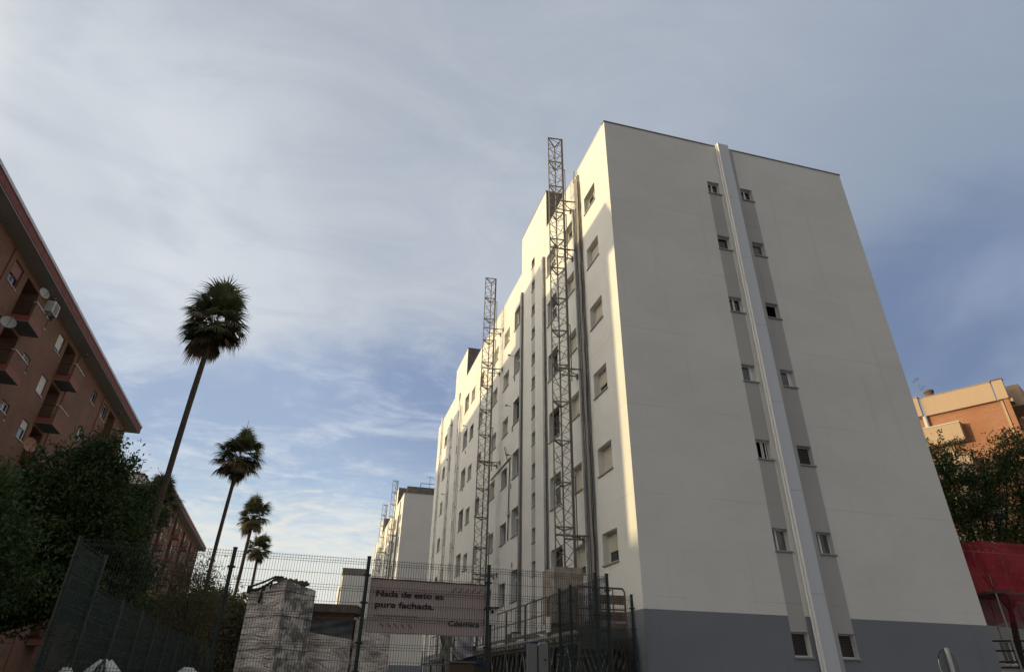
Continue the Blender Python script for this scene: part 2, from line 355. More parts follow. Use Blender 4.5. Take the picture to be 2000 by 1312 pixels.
# ---------------------------------------------------------------- windows
WCACHE = {}
def window_meshes(kind, w, h, depth=.27, sill='stone_sill'):
    """local: x along the wall, y into the wall, z up; origin at the lower corner of the opening"""
    key = (kind, round(w, 2), round(h, 2), depth, sill)
    if key in WCACHE: return WCACHE[key]
    k0 = kind.split(':'); base = k0[0]; f = float(k0[1]) if len(k0) > 1 else 0
    fm = 'red_edge' if 'red' in base else 'brown_frame' if 'brown' in base else ('alu_frame' if 'alu' in base else 'pvc_white')
    fw = .055 if w > .7 else .036; y0, y1 = depth - .05, depth
    mb = MB(); e = .002
    sz = .032
    mb.box(e, fw, y0, y1, sz, h - e, fm); mb.box(w - fw, w - e, y0, y1, sz, h - e, fm)
    mb.box(fw, w - fw, y0, y1, sz, sz + fw, fm); mb.box(fw, w - fw, y0, y1, h - fw, h - e, fm)
    ym = y0 + .006
    if base in ('two', 'twobrown', 'twoalu', 'red'): mb.box(w / 2 - .035, w / 2 + .035, ym, y1, sz + fw, h - fw, fm)
    if base == 'left': mb.box(w * .34, w * .34 + .06, ym, y1, sz + fw, h - fw, fm)
    if base == 'bars':
        for t in (.18, .5, .6, .8): mb.box(w * t, w * t + .035, ym, y1, sz + fw, h - fw, fm)
    if base == 'transom':
        mb.box(fw, w - fw, ym, y1, h * .70, h * .70 + .06, fm); mb.box(w * .5 - .03, w * .5 + .03, ym + .004, y1, sz + fw, h * .70, fm)
    if base == 'side': mb.box(w * .70, w - fw, ym, y1 - .003, sz + fw, h - fw, fm)
    frame = mb.mesh_data('window')
    kids = []
    pm = {'open': 'black_void', 'blue': 'glass_blue', 'side': 'glass_blue', 'bars': 'black_void', 'curt': 'glass_curtain', 'transom': 'glass_curtain', 'left': 'glass_curtain'}.get(base, 'glass_dark')
    p = MB(); p.box(fw + e, w - fw - e, y1 - .022, y1 - .004, sz + fw + e, h - fw - e, pm); kids.append(('pane', p.mesh_data('pane')))
    bk = MB(); bk.face([(0, y1 + .01, 0), (w, y1 + .01, 0), (w, y1 + .01, h), (0, y1 + .01, h)], 'black_void')
    if f > 0:
        sm = 'shutter_rose' if 'red' in base else 'shutter_dark' if 'dark' in base else ('shutter_white' if 'white' in base else 'shutter_cream')
        s_ = MB(); zt = h - fw - e; zb = max(h - fw - (h - 2 * fw - sz) * f, sz + fw); n_ = max(2, int((zt - zb) / .055)); dz_ = (zt - zb) / n_
        for i in range(n_):                      # each slat bulges a little
            a = zb + i * dz_; ys = y0 - .002
            s_.mesh([(fw, ys, a), (w - fw, ys, a), (w - fw, ys - .014, a + dz_ * .25), (fw, ys - .014, a + dz_ * .25), (w - fw, ys - .014, a + dz_ * .8), (fw, ys - .014, a + dz_ * .8), (w - fw, ys, a + dz_), (fw, ys, a + dz_)],
                    [(0, 1, 2, 3), (3, 2, 4, 5), (5, 4, 6, 7)], sm)
        kids.append(('shutter', s_.mesh_data('shutter')))
    if sill:
        s_ = MB(); s_.box(e, w - e, -.0025, depth - .052, e, .028, sill); s_.box(-.035, w + .035, -.045, -.003, -.012, .03, sill); kids.append(('sill', s_.mesh_data('sill')))
    WCACHE[key] = (frame, kids, bk.mesh_data('window_back')); return WCACHE[key]

def put_window(parent, kind, loc, rot, w, h, depth=.27, sill='stone_sill', name='window'):
    fr, kids, bk = window_meshes(kind, w, h, depth, sill)
    o = node(name, fr, parent, Vector(loc) - parent.location, rot)
    for n_, me in kids: node(n_, me, o, (0, 0, 0))
    return o

def wall_sheet(mb, us, zs, holes, mf, depth=.27, rm=None):
    """sheet in the mb frame at v=0 (outward = +v); holes (u0,u1,z0,z1[,depth,backmat]) get reveals"""
    us = sorted(set([round(x, 4) for x in us] + [round(h[0], 4) for h in holes] + [round(h[1], 4) for h in holes]))
    zs = sorted(set([round(x, 4) for x in zs] + [round(h[2], 4) for h in holes] + [round(h[3], 4) for h in holes]))
    us = [u for i, u in enumerate(us) if i == 0 or u - us[i - 1] > .0005]; zs = [z for i, z in enumerate(zs) if i == 0 or z - zs[i - 1] > .0005]
    for i in range(len(us) - 1):
        uc = (us[i] + us[i + 1]) / 2; run = None
        hs = [h for h in holes if h[0] < uc < h[1]]
        for j in range(len(zs) - 1):
            zc = (zs[j] + zs[j + 1]) / 2
            if any(h[2] < zc < h[3] for h in hs): continue
            mb.face([(us[i], 0, zs[j]), (us[i], 0, zs[j + 1]), (us[i + 1], 0, zs[j + 1]), (us[i + 1], 0, zs[j])][::-1], mf(uc, zc))
    for h in holes:
        u0, u1, z0, z1 = h[:4]; d = h[4] if len(h) > 4 else depth; m = rm or mf(u0 - .01, (z0 + z1) / 2)
        mb.face([(u0, 0, z0), (u0, -d, z0), (u0, -d, z1), (u0, 0, z1)], m); mb.face([(u1, 0, z0), (u1, 0, z1), (u1, -d, z1), (u1, -d, z0)], m)
        mb.face([(u0, 0, z1), (u0, -d, z1), (u1, -d, z1), (u1, 0, z1)], m); mb.face([(u0, 0, z0), (u1, 0, z0), (u1, -d, z0), (u0, -d, z0)], m)
        mb.face([(u0, -d - .001, z0), (u1, -d - .001, z0), (u1, -d - .001, z1), (u0, -d - .001, z1)], h[5] if len(h) > 5 else 'black_void')


# ---------------------------------------------------------------- white apartment blocks
FX, BW, BL, BH = 8.49, 11.5, 39.0, 21.70
SILL = [4.85 - 2.765 + 2.765 * i for i in range(7)]     # sill heights of the long facade
SLOT = [(20.80, 21.34), (19.35, 19.91), (17.89, 18.44), (16.56, 17.11), (15.11, 15.67), (13.82, 14.40), (12.35, 12.93), (11.05, 11.65), (9.58, 10.18), (8.29, 8.89), (6.82, 7.41), (5.51, 6.09), (4.05, 4.64), (2.75, 3.34)]
COLS = [(1.38, 1.17, .96), (4.05, 1.06, .98), (6.30, 1.34, 1.28), (12.13, 1.36, 1.30), (14.52, 1.16, .98), (17.08, 1.16, .98),
        (20.85, 1.16, .98), (23.55, 1.16, .98), (25.58, 1.44, 1.30), (32.0, 1.2, 1.28), (34.08, 1.16, .98), (36.8, 1.0, .98)]
ENDWIN = {0: [('darkshut:1', 2.42, .64), ('left', 5.18, .66), ('bars', 7.95, .66), ('side', 10.64, .65), ('two', 13.37, .66), ('blackish', 16.16, .67), ('two', 18.95, .64)],
          1: [('darkshut:1', 2.42, .64), ('left', 5.18, .66), ('darkshut:.96', 7.90, .66), ('side', 10.64, .66), ('open', 13.37, .66), ('curt', 16.16, .67), ('two', 18.95, .64)]}

def apartment_block(y0, label, detail=True, end_windows=True, x0=FX, length=BL):
    T = thing('apartment_block', label, 'apartment building', (x0, y0, 0), 'white rendered apartment blocks in a row')
    rnd = random.Random(int(y0 * 10)); eps = BW
    # long west facade: u runs north, outward is -X
    fw_ = Frame((x0, y0, 0), (0, 1), (-1, 0)); mb = MB(fw_); holes = []; wins = []
    for ci, (u, w, h) in enumerate(COLS):
        if u + w > length: continue
        for ki, z in enumerate(SILL):
            hh = h - (.06 if ki == 6 else 0); hh = min(hh, 1.0) if ki == 6 and h < 1.1 else hh
            holes.append((u, u + w, z, z + hh))
            if ci == 0: kind = ['curt', 'cream:.62', 'cream:1', 'cream:.60', 'cream:.62', 'cream:1', 'two'][ki]
            elif ci == 1: kind = ['cream:1', 'cream:.72', 'cream:.88', 'cream:1', 'cream:1', 'cream:1', 'two'][ki]
            elif h > 1.1: kind = rnd.choice(['transom', 'transom', 'two', 'twobrown', 'white:.4', 'transom'])
            else: kind = rnd.choice(['cream:1', 'white:.55', 'two', 'twobrown:.3', 'white:1', 'twoalu', 'curt', 'cream:.7'])
            wins.append((kind, u + w, z, w, hh))
    slots = []
    for bu in (9.66, 29.08):
        if bu > length: continue
        for z0_, z1_ in SLOT: slots.append((bu, bu + .54, z0_, z1_, .22, 'grey_band_render'))
    strips = [(bu, bu + .54) for bu in (9.66, 29.08)]
    def mf(u, z):
        if z < 3.46: return 'slate_base_render'
        for a, b in strips:
            if a <= u <= b and z < 20.8: return 'grey_band_render'
        return 'white_render'
    wall_sheet(mb, [0, length] + [s for st in strips for s in st], [0, 3.46, 20.8, BH], holes + slots, mf, rm='white_render')
    # end facade: u runs east, outward is -Y
    fe = Frame((x0, y0, 0), (1, 0), (0, -1)); me_ = MB(fe); eh = []; ew = []
    if end_windows:
        for side, (u, w) in enumerate(((12.93 - 8.49, .56), (14.47 - 8.49, .56))):
            for kind, z, h in ENDWIN[side]:
                eh.append((u, u + w, z, z + h)); ew.append((kind, u, z, w, h))
    est = [(12.93 - 8.49, 13.49 - 8.49), (14.47 - 8.49, 15.03 - 8.49)] if end_windows else []
    def me2(u, z):
        for a, b in est:
            if a <= u <= b and 3.05 < z < 18.96: return 'grey_band_render'
        return 'slate_base_render' if z < 3.46 else 'white_render'
    wall_sheet(me_, [0, BW] + [s for st in est for s in st], [0, 3.06, 3.46, 18.95, BH], eh, me2, rm='white_render')
    # the two hidden sides and the roof
    q = Frame((x0, y0, 0), (1, 0), (0, 1)); mr = MB(q)
    mr.face([(BW, 0, 0), (BW, length, 0), (BW, length, BH), (BW, 0, BH)], 'white_render'); mr.face([(0, length, 0), (0, length, BH), (BW, length, BH), (BW, length, 0)], 'white_render')
    mr.face([(.2, .2, BH - .5), (BW - .2, .2, BH - .5), (BW - .2, length - .2, BH - .5), (.2, length - .2, BH - .5)], 'raw_concrete')
    allw = MB(); 
    for m_ in (mb, me_, mr):
        b = len(allw.v); allw.v += m_.v; allw.f += [tuple(i + b for i in f) for f in m_.f]; allw.m += [allw.mi(m_.mats[i]) for i in m_.m]
    allw.build('wall', T)
    cp = MB(q)
    
    for ca, cb in ((.22, 7.57), (12.07, 26.99), (31.49, length + .03)):
        if ca < length: cp.box(-.012, .22, ca, min(cb, length + .03), BH, BH + .045, 'white_render')
    cp.box(-.03, BW + .03, -.03, .22, BH + .001, BH + .05, 'coping_metal')
    cp.box(BW - .22, BW + .03, .22, length + .03, BH, BH + .045, 'coping_metal'); cp.box(.22, BW - .22, length - .22, length + .03, BH, BH + .045, 'coping_metal')
    cp.build('roof_coping', T)
    for bu in (7.58, 27.0):
        if bu > length: continue
        t = MB(q); t.box(-.003, 5.2, bu, bu + 4.48, BH - .06, 24.15, 'white_render', 's'); t.face([(-.004, bu, BH - .3), (5.2, bu, BH - .3), (5.2, bu, 24.15), (-.004, bu, 24.15)], 'raw_concrete')
        t.box(-.02, 5.25, bu - .02, bu + 4.5, 24.15, 24.2, 'coping_metal'); t.build('stair_tower', T)
    for kind, u, z, w, h in wins: put_window(T, kind, (x0, y0 + u, z), -math.pi / 2, w, h)
    for kind, u, z, w, h in ew:
        kd = 'two' if kind == 'blackish' else kind
        put_window(T, 'plain' if kind == 'blackish' else kind, (x0 + u, y0, z), 0, w, h, .21)
    for bu in (9.66, 29.08):
        for z0_, z1_ in SLOT:
            if bu > length: continue
            key = ('slot', z1_ - z0_ > .57)
            if key not in WCACHE:
                s_ = MB(); s_.box(.03, .51, .17, .205, .03, z1_ - z0_ - .03, 'glass_dark'); a_ = s_.mesh_data('stair_window')
                s_ = MB(); s_.box(-.02, .56, -.035, -.003, -.012, .022, 'stone_sill'); s_.box(.002, .538, -.0025, .16, .002, .02, 'stone_sill'); WCACHE[key] = (a_, s_.mesh_data('sill'))
            a_, b_ = WCACHE[key]; o = node('stair_window', a_, T, Vector((x0, y0 + bu + .54, z0_)) - T.location, -math.pi / 2); node('sill', b_, o, (0, 0, 0))
    # vertical service trunking and downpipes down the long facade
    fl = Frame((x0, y0, 0), (0, 1), (-1, 0))
    t = MB(fl); t.box(2.98, 3.42, .002, .07, .1, 21.3, 'trunk_brown'); t.box(2.95, 2.975, .002, .10, .1, 21.3, 'galv_pipe')
    for uu, rr, mm in ((3.50, .055, 'galv_pipe'), (3.38, .018, 'cable_grey')):
        pts = [(uu + (0 if rr > .04 else rnd.uniform(-.03, .03)), .075 + rr, z) for z in np.arange(.2, 21.2, 1.5)]; t.path(pts, rr, mm)
    t.build('service_trunking', T)
    if detail:
        t = MB(fl); rr = .012
        for cidx in range(3):
            pts = [(2.97 - .03 * cidx + rnd.uniform(-.03, .03), .09 + rnd.uniform(0, .05), z) for z in np.arange(2, 21.2, .7)]; t.path(pts, .014, 'cable_grey' if cidx % 2 else 'cable_black', 5)
        t.path([(3.05, .1, 21.2), (3.25, .12, 21.75), (3.45, .1, 21.2)], .02, 'trunk_brown'); t.build('loose_cables', T)
    for u, b, rr, mm, top in ((7.85, .12, .05, 'galv_pipe', 20.1), (11.68, .10, .05, 'galv_pipe', 20.25), (28.15, .05, .07, 'white_pipe', 19.9), (31.85, .05, .07, 'white_pipe', 20.1), (36.55, .05, .07, 'white_pipe', 21.85)):
        if u > length: continue
        t = MB(fl)
        if mm == 'galv_pipe': t.box(u, u + .2, .002, .05, .1, top, 'trunk_brown'); t.tube((u + .30, .06, .1), (u + .30, .06, top), rr, mm, 8)
        else: t.box(u - .12, u - .04, .002, .03, .1, top - .2, 'grey_band_render')
        t.tube((u + .07, .05 + rr, .1), (u + .07, .05 + rr, top), rr, mm, 8)
        for z in np.arange(1.5, top, 2.7): t.box(u, u + .14, .002, .06 + rr, z, z + .04, 'stone_sill')
        t.build('downpipe', T)
    if end_windows:
        c_ = MB(fe)      # metal-clad flue casing up the gable
        z_prev = .1
        for z in (1.15, 4.05, 7.0, 9.95, 12.9, 15.85, 18.8, 21.76):
            c_.box(13.69 - 8.49, 14.165 - 8.49, .002, .20, z_prev, z - .008, 'casing_metal')
            c_.box(13.695 - 8.49, 14.16 - 8.49, .002, .192, z - .008, z, 'casing_joint'); z_prev = z
        c_.box(13.665 - 8.49, 13.69 - 8.49, .002, .215, .1, 21.76, 'white_pipe'); c_.box(14.17 - 8.49, 14.44 - 8.49, .002, .035, .1, 21.70, 'grey_band_render')  # white plate on the left puts the casing's sky-lit side into colour
        c_.tube((13.63 - 8.49, .11, .1), (13.63 - 8.49, .11, 21.7), .03, 'white_pipe', 6); c_.build('flue_casing', T)
    if detail:
        for i, (yy, zz) in enumerate(((31.07, 17.28), (31.42, 14.46), (31.03, 11.66), (48.77, 19.34), (49.37, 16.74), (43.24, 17.40), (50.66, 14.39))):
            t = MB(); t.tube((x0, yy, zz), (x0 - .20, yy, zz + .02), .016, 'cable_grey'); t.box(x0 - .30, x0 - .18, yy - .035, yy + .035, zz - .02, zz + .05, 'cable_grey'); t.build('wall_lamp', T)
        t = MB(); t.path([(x0 - .04, 31.13, 11.58), (x0 - .05, 35.2, 11.5)], .03, 'cable_grey'); t.path([(x0 - .05, 31.22, 11.5), (x0 - .05, 31.33, 8.92), (x0 - .04, 31.4, 7.6)], .03, 'cable_grey')
        t.path([(x0 - .05, 31.7, 11.6), (x0 - .12, 31.9, 12.1), (x0 - .06, 32.3, 12.5)], .02, 'cable_black'); t.box(x0 - .12, x0 - .002, 31.2, 31.45, 8.75, 8.98, 'alu_frame'); t.build('facade_conduit', T)
        for yy, zz in ((31.9, 18.9), (30.6, 15.6), (30.9, 12.9), (31.0, 10.0), (30.6, 6.3), (43.2, 15.4), (43.5, 12.9), (42.9, 10.2)):
            t = MB(); t.box(x0 - .04, x0 - .002, yy, yy + .1, zz, zz + .22, 'stone_sill'); t.build('vent_cover', T)
    return T

apartment_block(17.4, 'nearest tall white rendered apartment block with slate blue base and blank grey-shaded gable wall')
b2 = apartment_block(80.4, 'farther white apartment block beyond the gap, seen left of the near block, with roof railing', detail=False, end_windows=False)
b3 = apartment_block(154.0, 'distant pale apartment block low above the pillar and fence, farthest of the white row', detail=False, end_windows=False, x0=4.9, length=26)
# roof railing + raised brownish parapet on the second block
r = MB(); r.box(8.9, 19.8, 81.8, 82.0, 21.2, 22.9, 'raw_concrete'); r.build('roof_kerb', b2)
r = MB()
for z in (22.55, 23.05): r.tube((10.4, 80.6, z), (19.8, 80.6, z), .035, 'iron_black')
for x in (10.4, 13.5, 16.6, 19.7): r.tube((x, 80.6, 21.7), (x, 80.6, 23.05), .04, 'iron_black')
r.build('roof_railing', b2)

def antenna(x, y, z, h, label, s=1.0, ang=0):
    t = MB(); t.tube((x, y, z), (x, y, z + h), .03 * s, 'cable_grey'); c, sn = math.cos(ang), math.sin(ang)
    a = Vector((c, sn, 0)); b = Vector((-sn, c, 0)); p = Vector((x, y, z + h - .05))
    t.tube(p - a * .5 * s, p + a * 1.3 * s, .02 * s, 'cable_grey')
    for i in range(6): q = p + a * (-.4 + .3 * i) * s; t.tube(q - b * (.35 - .03 * i) * s, q + b * (.35 - .03 * i) * s, .014 * s, 'cable_grey')
    p = Vector((x, y, z + h * .5)); t.tube(p, p - a * 1.2 * s + Vector((0, 0, .25)), .018 * s, 'cable_grey')
    for i in range(3): q = p - a * (.4 + .3 * i) * s + Vector((0, 0, .08 * i + .08)); t.tube(q - b * .3 * s, q + b * .3 * s, .014 * s, 'cable_grey')
    return tag(t.build('roof_antenna'), label, 'antenna')
antenna(12.0, 84.0, 21.3, 3.6, 'thin television antenna on the roof of the farther white block', 1.0, .3)
antenna(-22.2, 84.5, 20.8, 3.2, 'thin television antenna on the roof of the far brick building at left', 1.0, 2.6)


# ---------------------------------------------------------------- hoist masts
def mast(x, y, z0, z1, label, ties, sc=1.0, m='mast_steel'):
    T = thing('lattice_mast', label, 'scaffold mast', (x, y, 0), 'steel lattice masts against the white blocks')
    L = [Vector((x - .42, y - .17, 0)), Vector((x + .20, y - .23, 0)), Vector((x + .08, y + .36, 0))]
    t = MB()
    for i, p in enumerate(L): t.tube((p.x, p.y, z0), (p.x, p.y, z1),   .027 if i < 2 else .033, m, 6)
    n = int(round((z1 - z0) / 1.5)); hstep = (z1 - z0) / n
    for i in range(n + 1):
        z = z0 + i * hstep
        for a in range(3):
            p, q = L[a], L[(a + 1) % 3]; t.tube((p.x, p.y, z - .03), (q.x, q.y, z - .03), .030, m, 4)
            if i < n:
                for s_ in range(2):
                    za = z + hstep * s_ / 2; zb = za + hstep / 4; zc = za + hstep / 2
                    t.tube((p.x, p.y, za), (q.x, q.y, zb), .013, m, 4, cap=False); t.tube((q.x, q.y, zb), (p.x, p.y, zc), .013, m, 4, cap=False)
    rk = L[1]; t.box(rk.x + .03, rk.x + .07, rk.y - .03, rk.y + .03, z0, z1, m)   # toothed rack
    t.build('mast_lattice', T)
    for z in ties:
        t = MB(); t.tube((x + .05, y - .25, z), (FX, y - .30, z + .02), .03, m); t.tube((x + .05, y + .32, z), (FX, y + .36, z + .02), .03, m)
        t.tube((x + .2, y - .2, z), (FX - .02, y + .3, z + .02), .02, m)
        for yy in (y - .30, y + .36): t.box(FX - .05, FX - .002, yy - .07, yy + .07, z - .1, z + .12, m)
        t.tube((x - .42, y - .25, z), (x + .45, y - .25, z), .035, m); t.build('wall_tie', T)
    for z in ties:
        t = MB(); xx = x + .38; t.tube((xx, y - .1, z - .4), (xx, y - .1, z + 2.0), .022, m); t.tube((x + .2, y - .12, z + 2.0), (xx, y - .1, z + 2.0), .022, m); t.tube((x + .2, y - .12, z - .4), (xx, y - .1, z - .4), .022, m); t.build('tie_frame', T)
    t = MB(); t.box(x - .6, x + .5, y - .5, y + .6, .02, .3, 'deck_steel'); t.build('base_frame', T)
    return T
mast(7.69, 21.15, .3, 23.9, 'tallest lattice mast, rising above the roof near the corner of the near white block', [5.9, 11.93, 17.47, 20.1])
mast(7.69, 33.7, .3, 23.75, 'second lattice mast, halfway along the near white block, its tip over the roofline', [6.33, 11.95, 17.47, 20.12])
mast(7.69, 84.4, .3, 24.1, 'distant lattice mast, right one of the two against the farther white block', [11.9, 17.4], m='mast_steel')
mast(7.69, 97.0, .3, 23.9, 'distant lattice mast, left one of the two against the farther white block', [11.9, 17.4], m='mast_steel')

# ---------------------------------------------------------------- mast climber platform
PF = thing('climbing_platform', 'long steel work platform with guard rails parked low beside the near white block', 'work platform', (7.4, 30, 0))
t = MB(); t.box(6.80, 8.22, 17.9, 42, 2.80, 2.86, 'deck_steel'); t.box(6.80, 6.84, 17.9, 42, 2.86, 2.94, 'mast_pale'); t.box(6.80, 8.22, 17.88, 17.9, 2.5, 3.0, 'deck_steel')
for y in np.arange(18.2, 42, .6): t.box(6.72, 8.24, y, y + .07, 2.72, 2.80, 'mast_pale')
t.build('deck', PF)
t = MB()
for x in (6.86, 8.1):
    for z in (.55, 2.62): t.box(x, x + .07, 17.95, 42, z, z + .07, 'deck_steel')
    for i in range(44):
        ya = 18 + i * .54; t.tube((x + .03, ya, 2.64), (x + .03, ya + 1.1, .6), .019, 'mast_pale' if x < 7 else 'deck_steel', 4, cap=False)
        if i % 4 == 0: t.tube((x + .03, ya + 1.1, 2.64), (x + .03, ya, .6), .017, 'mast_pale', 4, cap=False)
    for y in (18, 20.4, 24, 28, 33, 38, 41.9): t.box(x - .01, x + .08, y, y + .08, .03, 2.7, 'deck_steel')
for i in range(9):
    xx = 6.9 + i * .15; t.tube((xx, 17.98, .6), (min(xx + .75, 8.14), 17.98, 2.6 if xx + .75 < 8.14 else .6 + 2 * (8.14 - xx) / .75), .014, 'mast_pale', 4, cap=False); t.tube((8.14 - i * .15, 18.02, .6), (max(8.14 - i * .15 - .75, 6.9), 18.02, 2.6 if 8.14 - i * .15 - .75 > 6.9 else .6 + 2 * (1.24 - i * .15) / .75), .014, 'mast_pale', 4, cap=False)
t.build('truss', PF)
for i in range(10):                                     # guard rail panels on the street side
    a = 18.0 + i * 2.4; b = a + 2.28; t = MB(); x = 6.78; top = 3.97
    t.path([(x, a, 2.9), (x, a, top - .08), (x, a + .06, top), (x, b - .06, top), (x, b, top - .08), (x, b, 2.9)], .022, 'rail_steel'); t.tube((x, a, 3.5), (x, b, 3.5), .018, 'rail_steel'); t.tube((x, a, 3.05), (x, b, 3.05), .018, 'rail_steel')
    if i < 1:
        for y in np.arange(a + .06, b, .06): t.tube((x, y, 3.0), (x, y, top), .005, 'deck_steel', 4, cap=False)
        for z in np.arange(3.0, top, .1): t.tube((x, a, z), (x, b, z), .005, 'deck_steel', 4, cap=False)
    else:
        for y in np.linspace(a, b, 5)[1:-1]: t.tube((x, y, 3.05), (x, y, top), .012, 'rail_steel', 4)
    t.build('guard_rail', PF)
t = MB(); y = 17.92; top = 3.98
t.path([(6.80, y, 2.9), (6.80, y, top - .08), (6.86, y, top), (8.14, y, top), (8.2, y, top - .08), (8.2, y, 2.9)], .028, 'rail_steel')
t.tube((6.8, y, 3.45), (8.2, y, 3.45), .02, 'rail_steel'); t.tube((7.85, y, 2.9), (7.85, y, top), .02, 'rail_steel')
for x in np.arange(6.86, 7.8, .05): t.tube((x, y, 2.95), (x, y, 3.75), .004, 'deck_steel', 4, cap=False)
for z in np.arange(2.95, 3.76, .08): t.tube((6.8, y, z), (7.8, y, z), .004, 'deck_steel', 4, cap=False)
t.build('end_rail', PF)
t = MB(); t.box(8.20, 8.24, 18.0, 42, .3, 2.75, 'tarp_black'); t.build('dark_backing', PF)  # added dark sheet to keep the background behind the truss dark
t = MB(); t.box(7.05, 8.0, 20.5, 20.56, 3.3, 4.86, 'rust_cover'); t.box(7.05, 7.1, 20.56, 21.7, 3.3, 4.86, 'rust_cover'); t.box(7.1, 8.0, 21.65, 21.7, 3.3, 4.86, 'rust_cover'); t.box(7.2, 7.9, 20.7, 21.5, 2.9, 3.6, 'deck_steel'); t.build('drive_cover', PF)
t = MB(); t.box(6.7, 6.75, 20.0, 20.32, 3.0, 3.4, 'sill_pale'); t.build('notice_plate', PF)
t = MB(); t.box(7.5, 8.28, 18.1, 18.14, 3.60, 3.83, 'timber'); t.box(7.5, 8.28, 18.15, 18.19, 3.2, 3.42, 'timber'); t.box(7.86, 8.26, 17.98, 18.5, 2.9, 3.12, 'timber'); t.build('toe_boards', PF)
for y_, x_, lab, sz_ in ((24.0, 7.3, 'pale sacks lying on the platform deck behind the middle guard rail', .35), (27.2, 7.2, 'heap of pale rubble sacks on the platform deck beside the fence post', .45), (30.5, 7.2, 'pale sacks on the far part of the platform deck', .45)):
    t = MB(); rr = random.Random(int(y_ * 7))
    for i in range(7):
        cx, cy, cz = x_ + rr.uniform(-.3, .3), y_ + rr.uniform(-1.1, 1.1), 2.87; w_, h_ = rr.uniform(.2, .32), rr.uniform(.14, .3)
        vs = []; fs = []
        for jj, (zz, f_) in enumerate(((0, .85), (h_ * .4, 1.05), (h_ * .85, .8), (h_, .3))):
            for q_ in range(10): an = q_ * math.pi / 5; vs.append((cx + math.cos(an) * w_ * f_ * (1 + .12 * math.sin(3 * an + i)), cy + math.sin(an) * w_ * 1.4 * f_, cz + zz + .02 * math.sin(5 * an)))
        for jj in range(3): fs += [(jj * 10 + q_, jj * 10 + (q_ + 1) % 10, jj * 10 + 10 + (q_ + 1) % 10, jj * 10 + 10 + q_) for q_ in range(10)]
        fs.append(tuple(range(30, 40))); t.mesh(vs, fs, 'rubble' if i % 2 else 'white_sack')
    tag(t.build('sack_pile', smooth=True), lab, 'sacks')
t = MB(); t.box(7.0, 7.25, 24.9, 25.15, 2.87, 3.25, 'white_sack'); t.box(6.98, 7.27, 24.88, 25.17, 3.25, 3.3, 'blue_plastic'); tag(t.build('paint_bucket'), 'white bucket with a blue lid on the platform deck', 'bucket')
t = MB(); t.box(7.1, 7.4, 26.0, 26.5, 2.87, 3.1, 'timber'); t.box(7.12, 7.38, 26.05, 26.4, 3.11, 3.3, 'timber'); tag(t.build('brick_stack'), 'small stack of reddish blocks on the platform deck', 'blocks')
# striped sheet and olive sack hanging at the far end of the platform
def cloth(p00, p10, p01, p11, m, name, label, cat, amp=.05, nu=24, nv=14, seed=1, folds=7):
    p00, p10, p01, p11 = map(Vector, (p00, p10, p01, p11)); rr = random.Random(seed); nrm = (p10 - p00).cross(p01 - p00).normalized(); vs = []; ph = [rr.uniform(0, 6) for _ in range(6)]
    for j in range(nv + 1):
        for i in range(nu + 1):
            u, v = i / nu, j / nv; p = p00.lerp(p10, u).lerp(p01.lerp(p11, u), v)
            d = math.sin(u * folds * 6.28 + ph[0] + v * 2) * .5 + math.sin(v * 5 + u * 3 + ph[1]) * .5 + math.sin((u * 2 - v * 3) * 4 + ph[2]) * .35
            vs.append(p + nrm * d * amp)
    fs = [(j * (nu + 1) + i, j * (nu + 1) + i + 1, (j + 1) * (nu + 1) + i + 1, (j + 1) * (nu + 1) + i) for j in range(nv) for i in range(nu)]
    back = [v - nrm * .006 for v in vs]; n_ = len(vs)
    t = MB(); t.mesh(vs, fs, m); t.mesh(back, [f[::-1] for f in fs], m); o = t.build(name, smooth=True)
    if label: tag(o, label, cat)
    return o
cloth((6.65, 30.2, 2.7), (6.65, 33.8, 2.6), (6.7, 30.2, 3.7), (6.7, 33.8, 3.75), 'curtain_stripe', 'striped_sheet', 'pale lilac striped sheet hanging over the platform rail under the banner', 'cloth', .09, seed=4, folds=9)
cloth((6.6, 34.0, 2.8), (6.6, 37.5, 2.7), (6.65, 34.0, 3.8), (6.65, 37.5, 3.9), 'olive_sack', 'olive_tarpaulin', 'dull olive tarpaulin hung on the platform left of the striped sheet', 'tarpaulin', .1, seed=9, folds=2)
# lidded box and cctv-like fixture by the post
t = MB(); t.box(4.55, 4.85, 19.0, 19.2, 3.05, 3.45, 'sill_pale'); t.box(4.5, 4.9, 18.95, 19.25, 3.45, 3.48, 'iron_black'); t.tube((4.72, 18.99, 3.36), (4.72, 18.97, 3.36), .04, 'black_void', 12)
for z in (.02,): t.tube((4.7, 19.1, z), (4.7, 19.1, 3.05), .035, 'iron_black')
tag(t.build('meter_box'), 'pale box with round hole and dark lid on a pole behind the fence post', 'junction box')
# long tubes stored upright beneath the end of the platform
t = MB()
for i in range(7): x = 7.45 + i * .115; t.tube((x, 17.75, .15), (x + .02, 17.8, 2.75), .022, 'iron_black')
tag(t.build('scaffold_tubes'), 'row of dark upright scaffold tubes under the platform end at the white block corner', 'tubes')
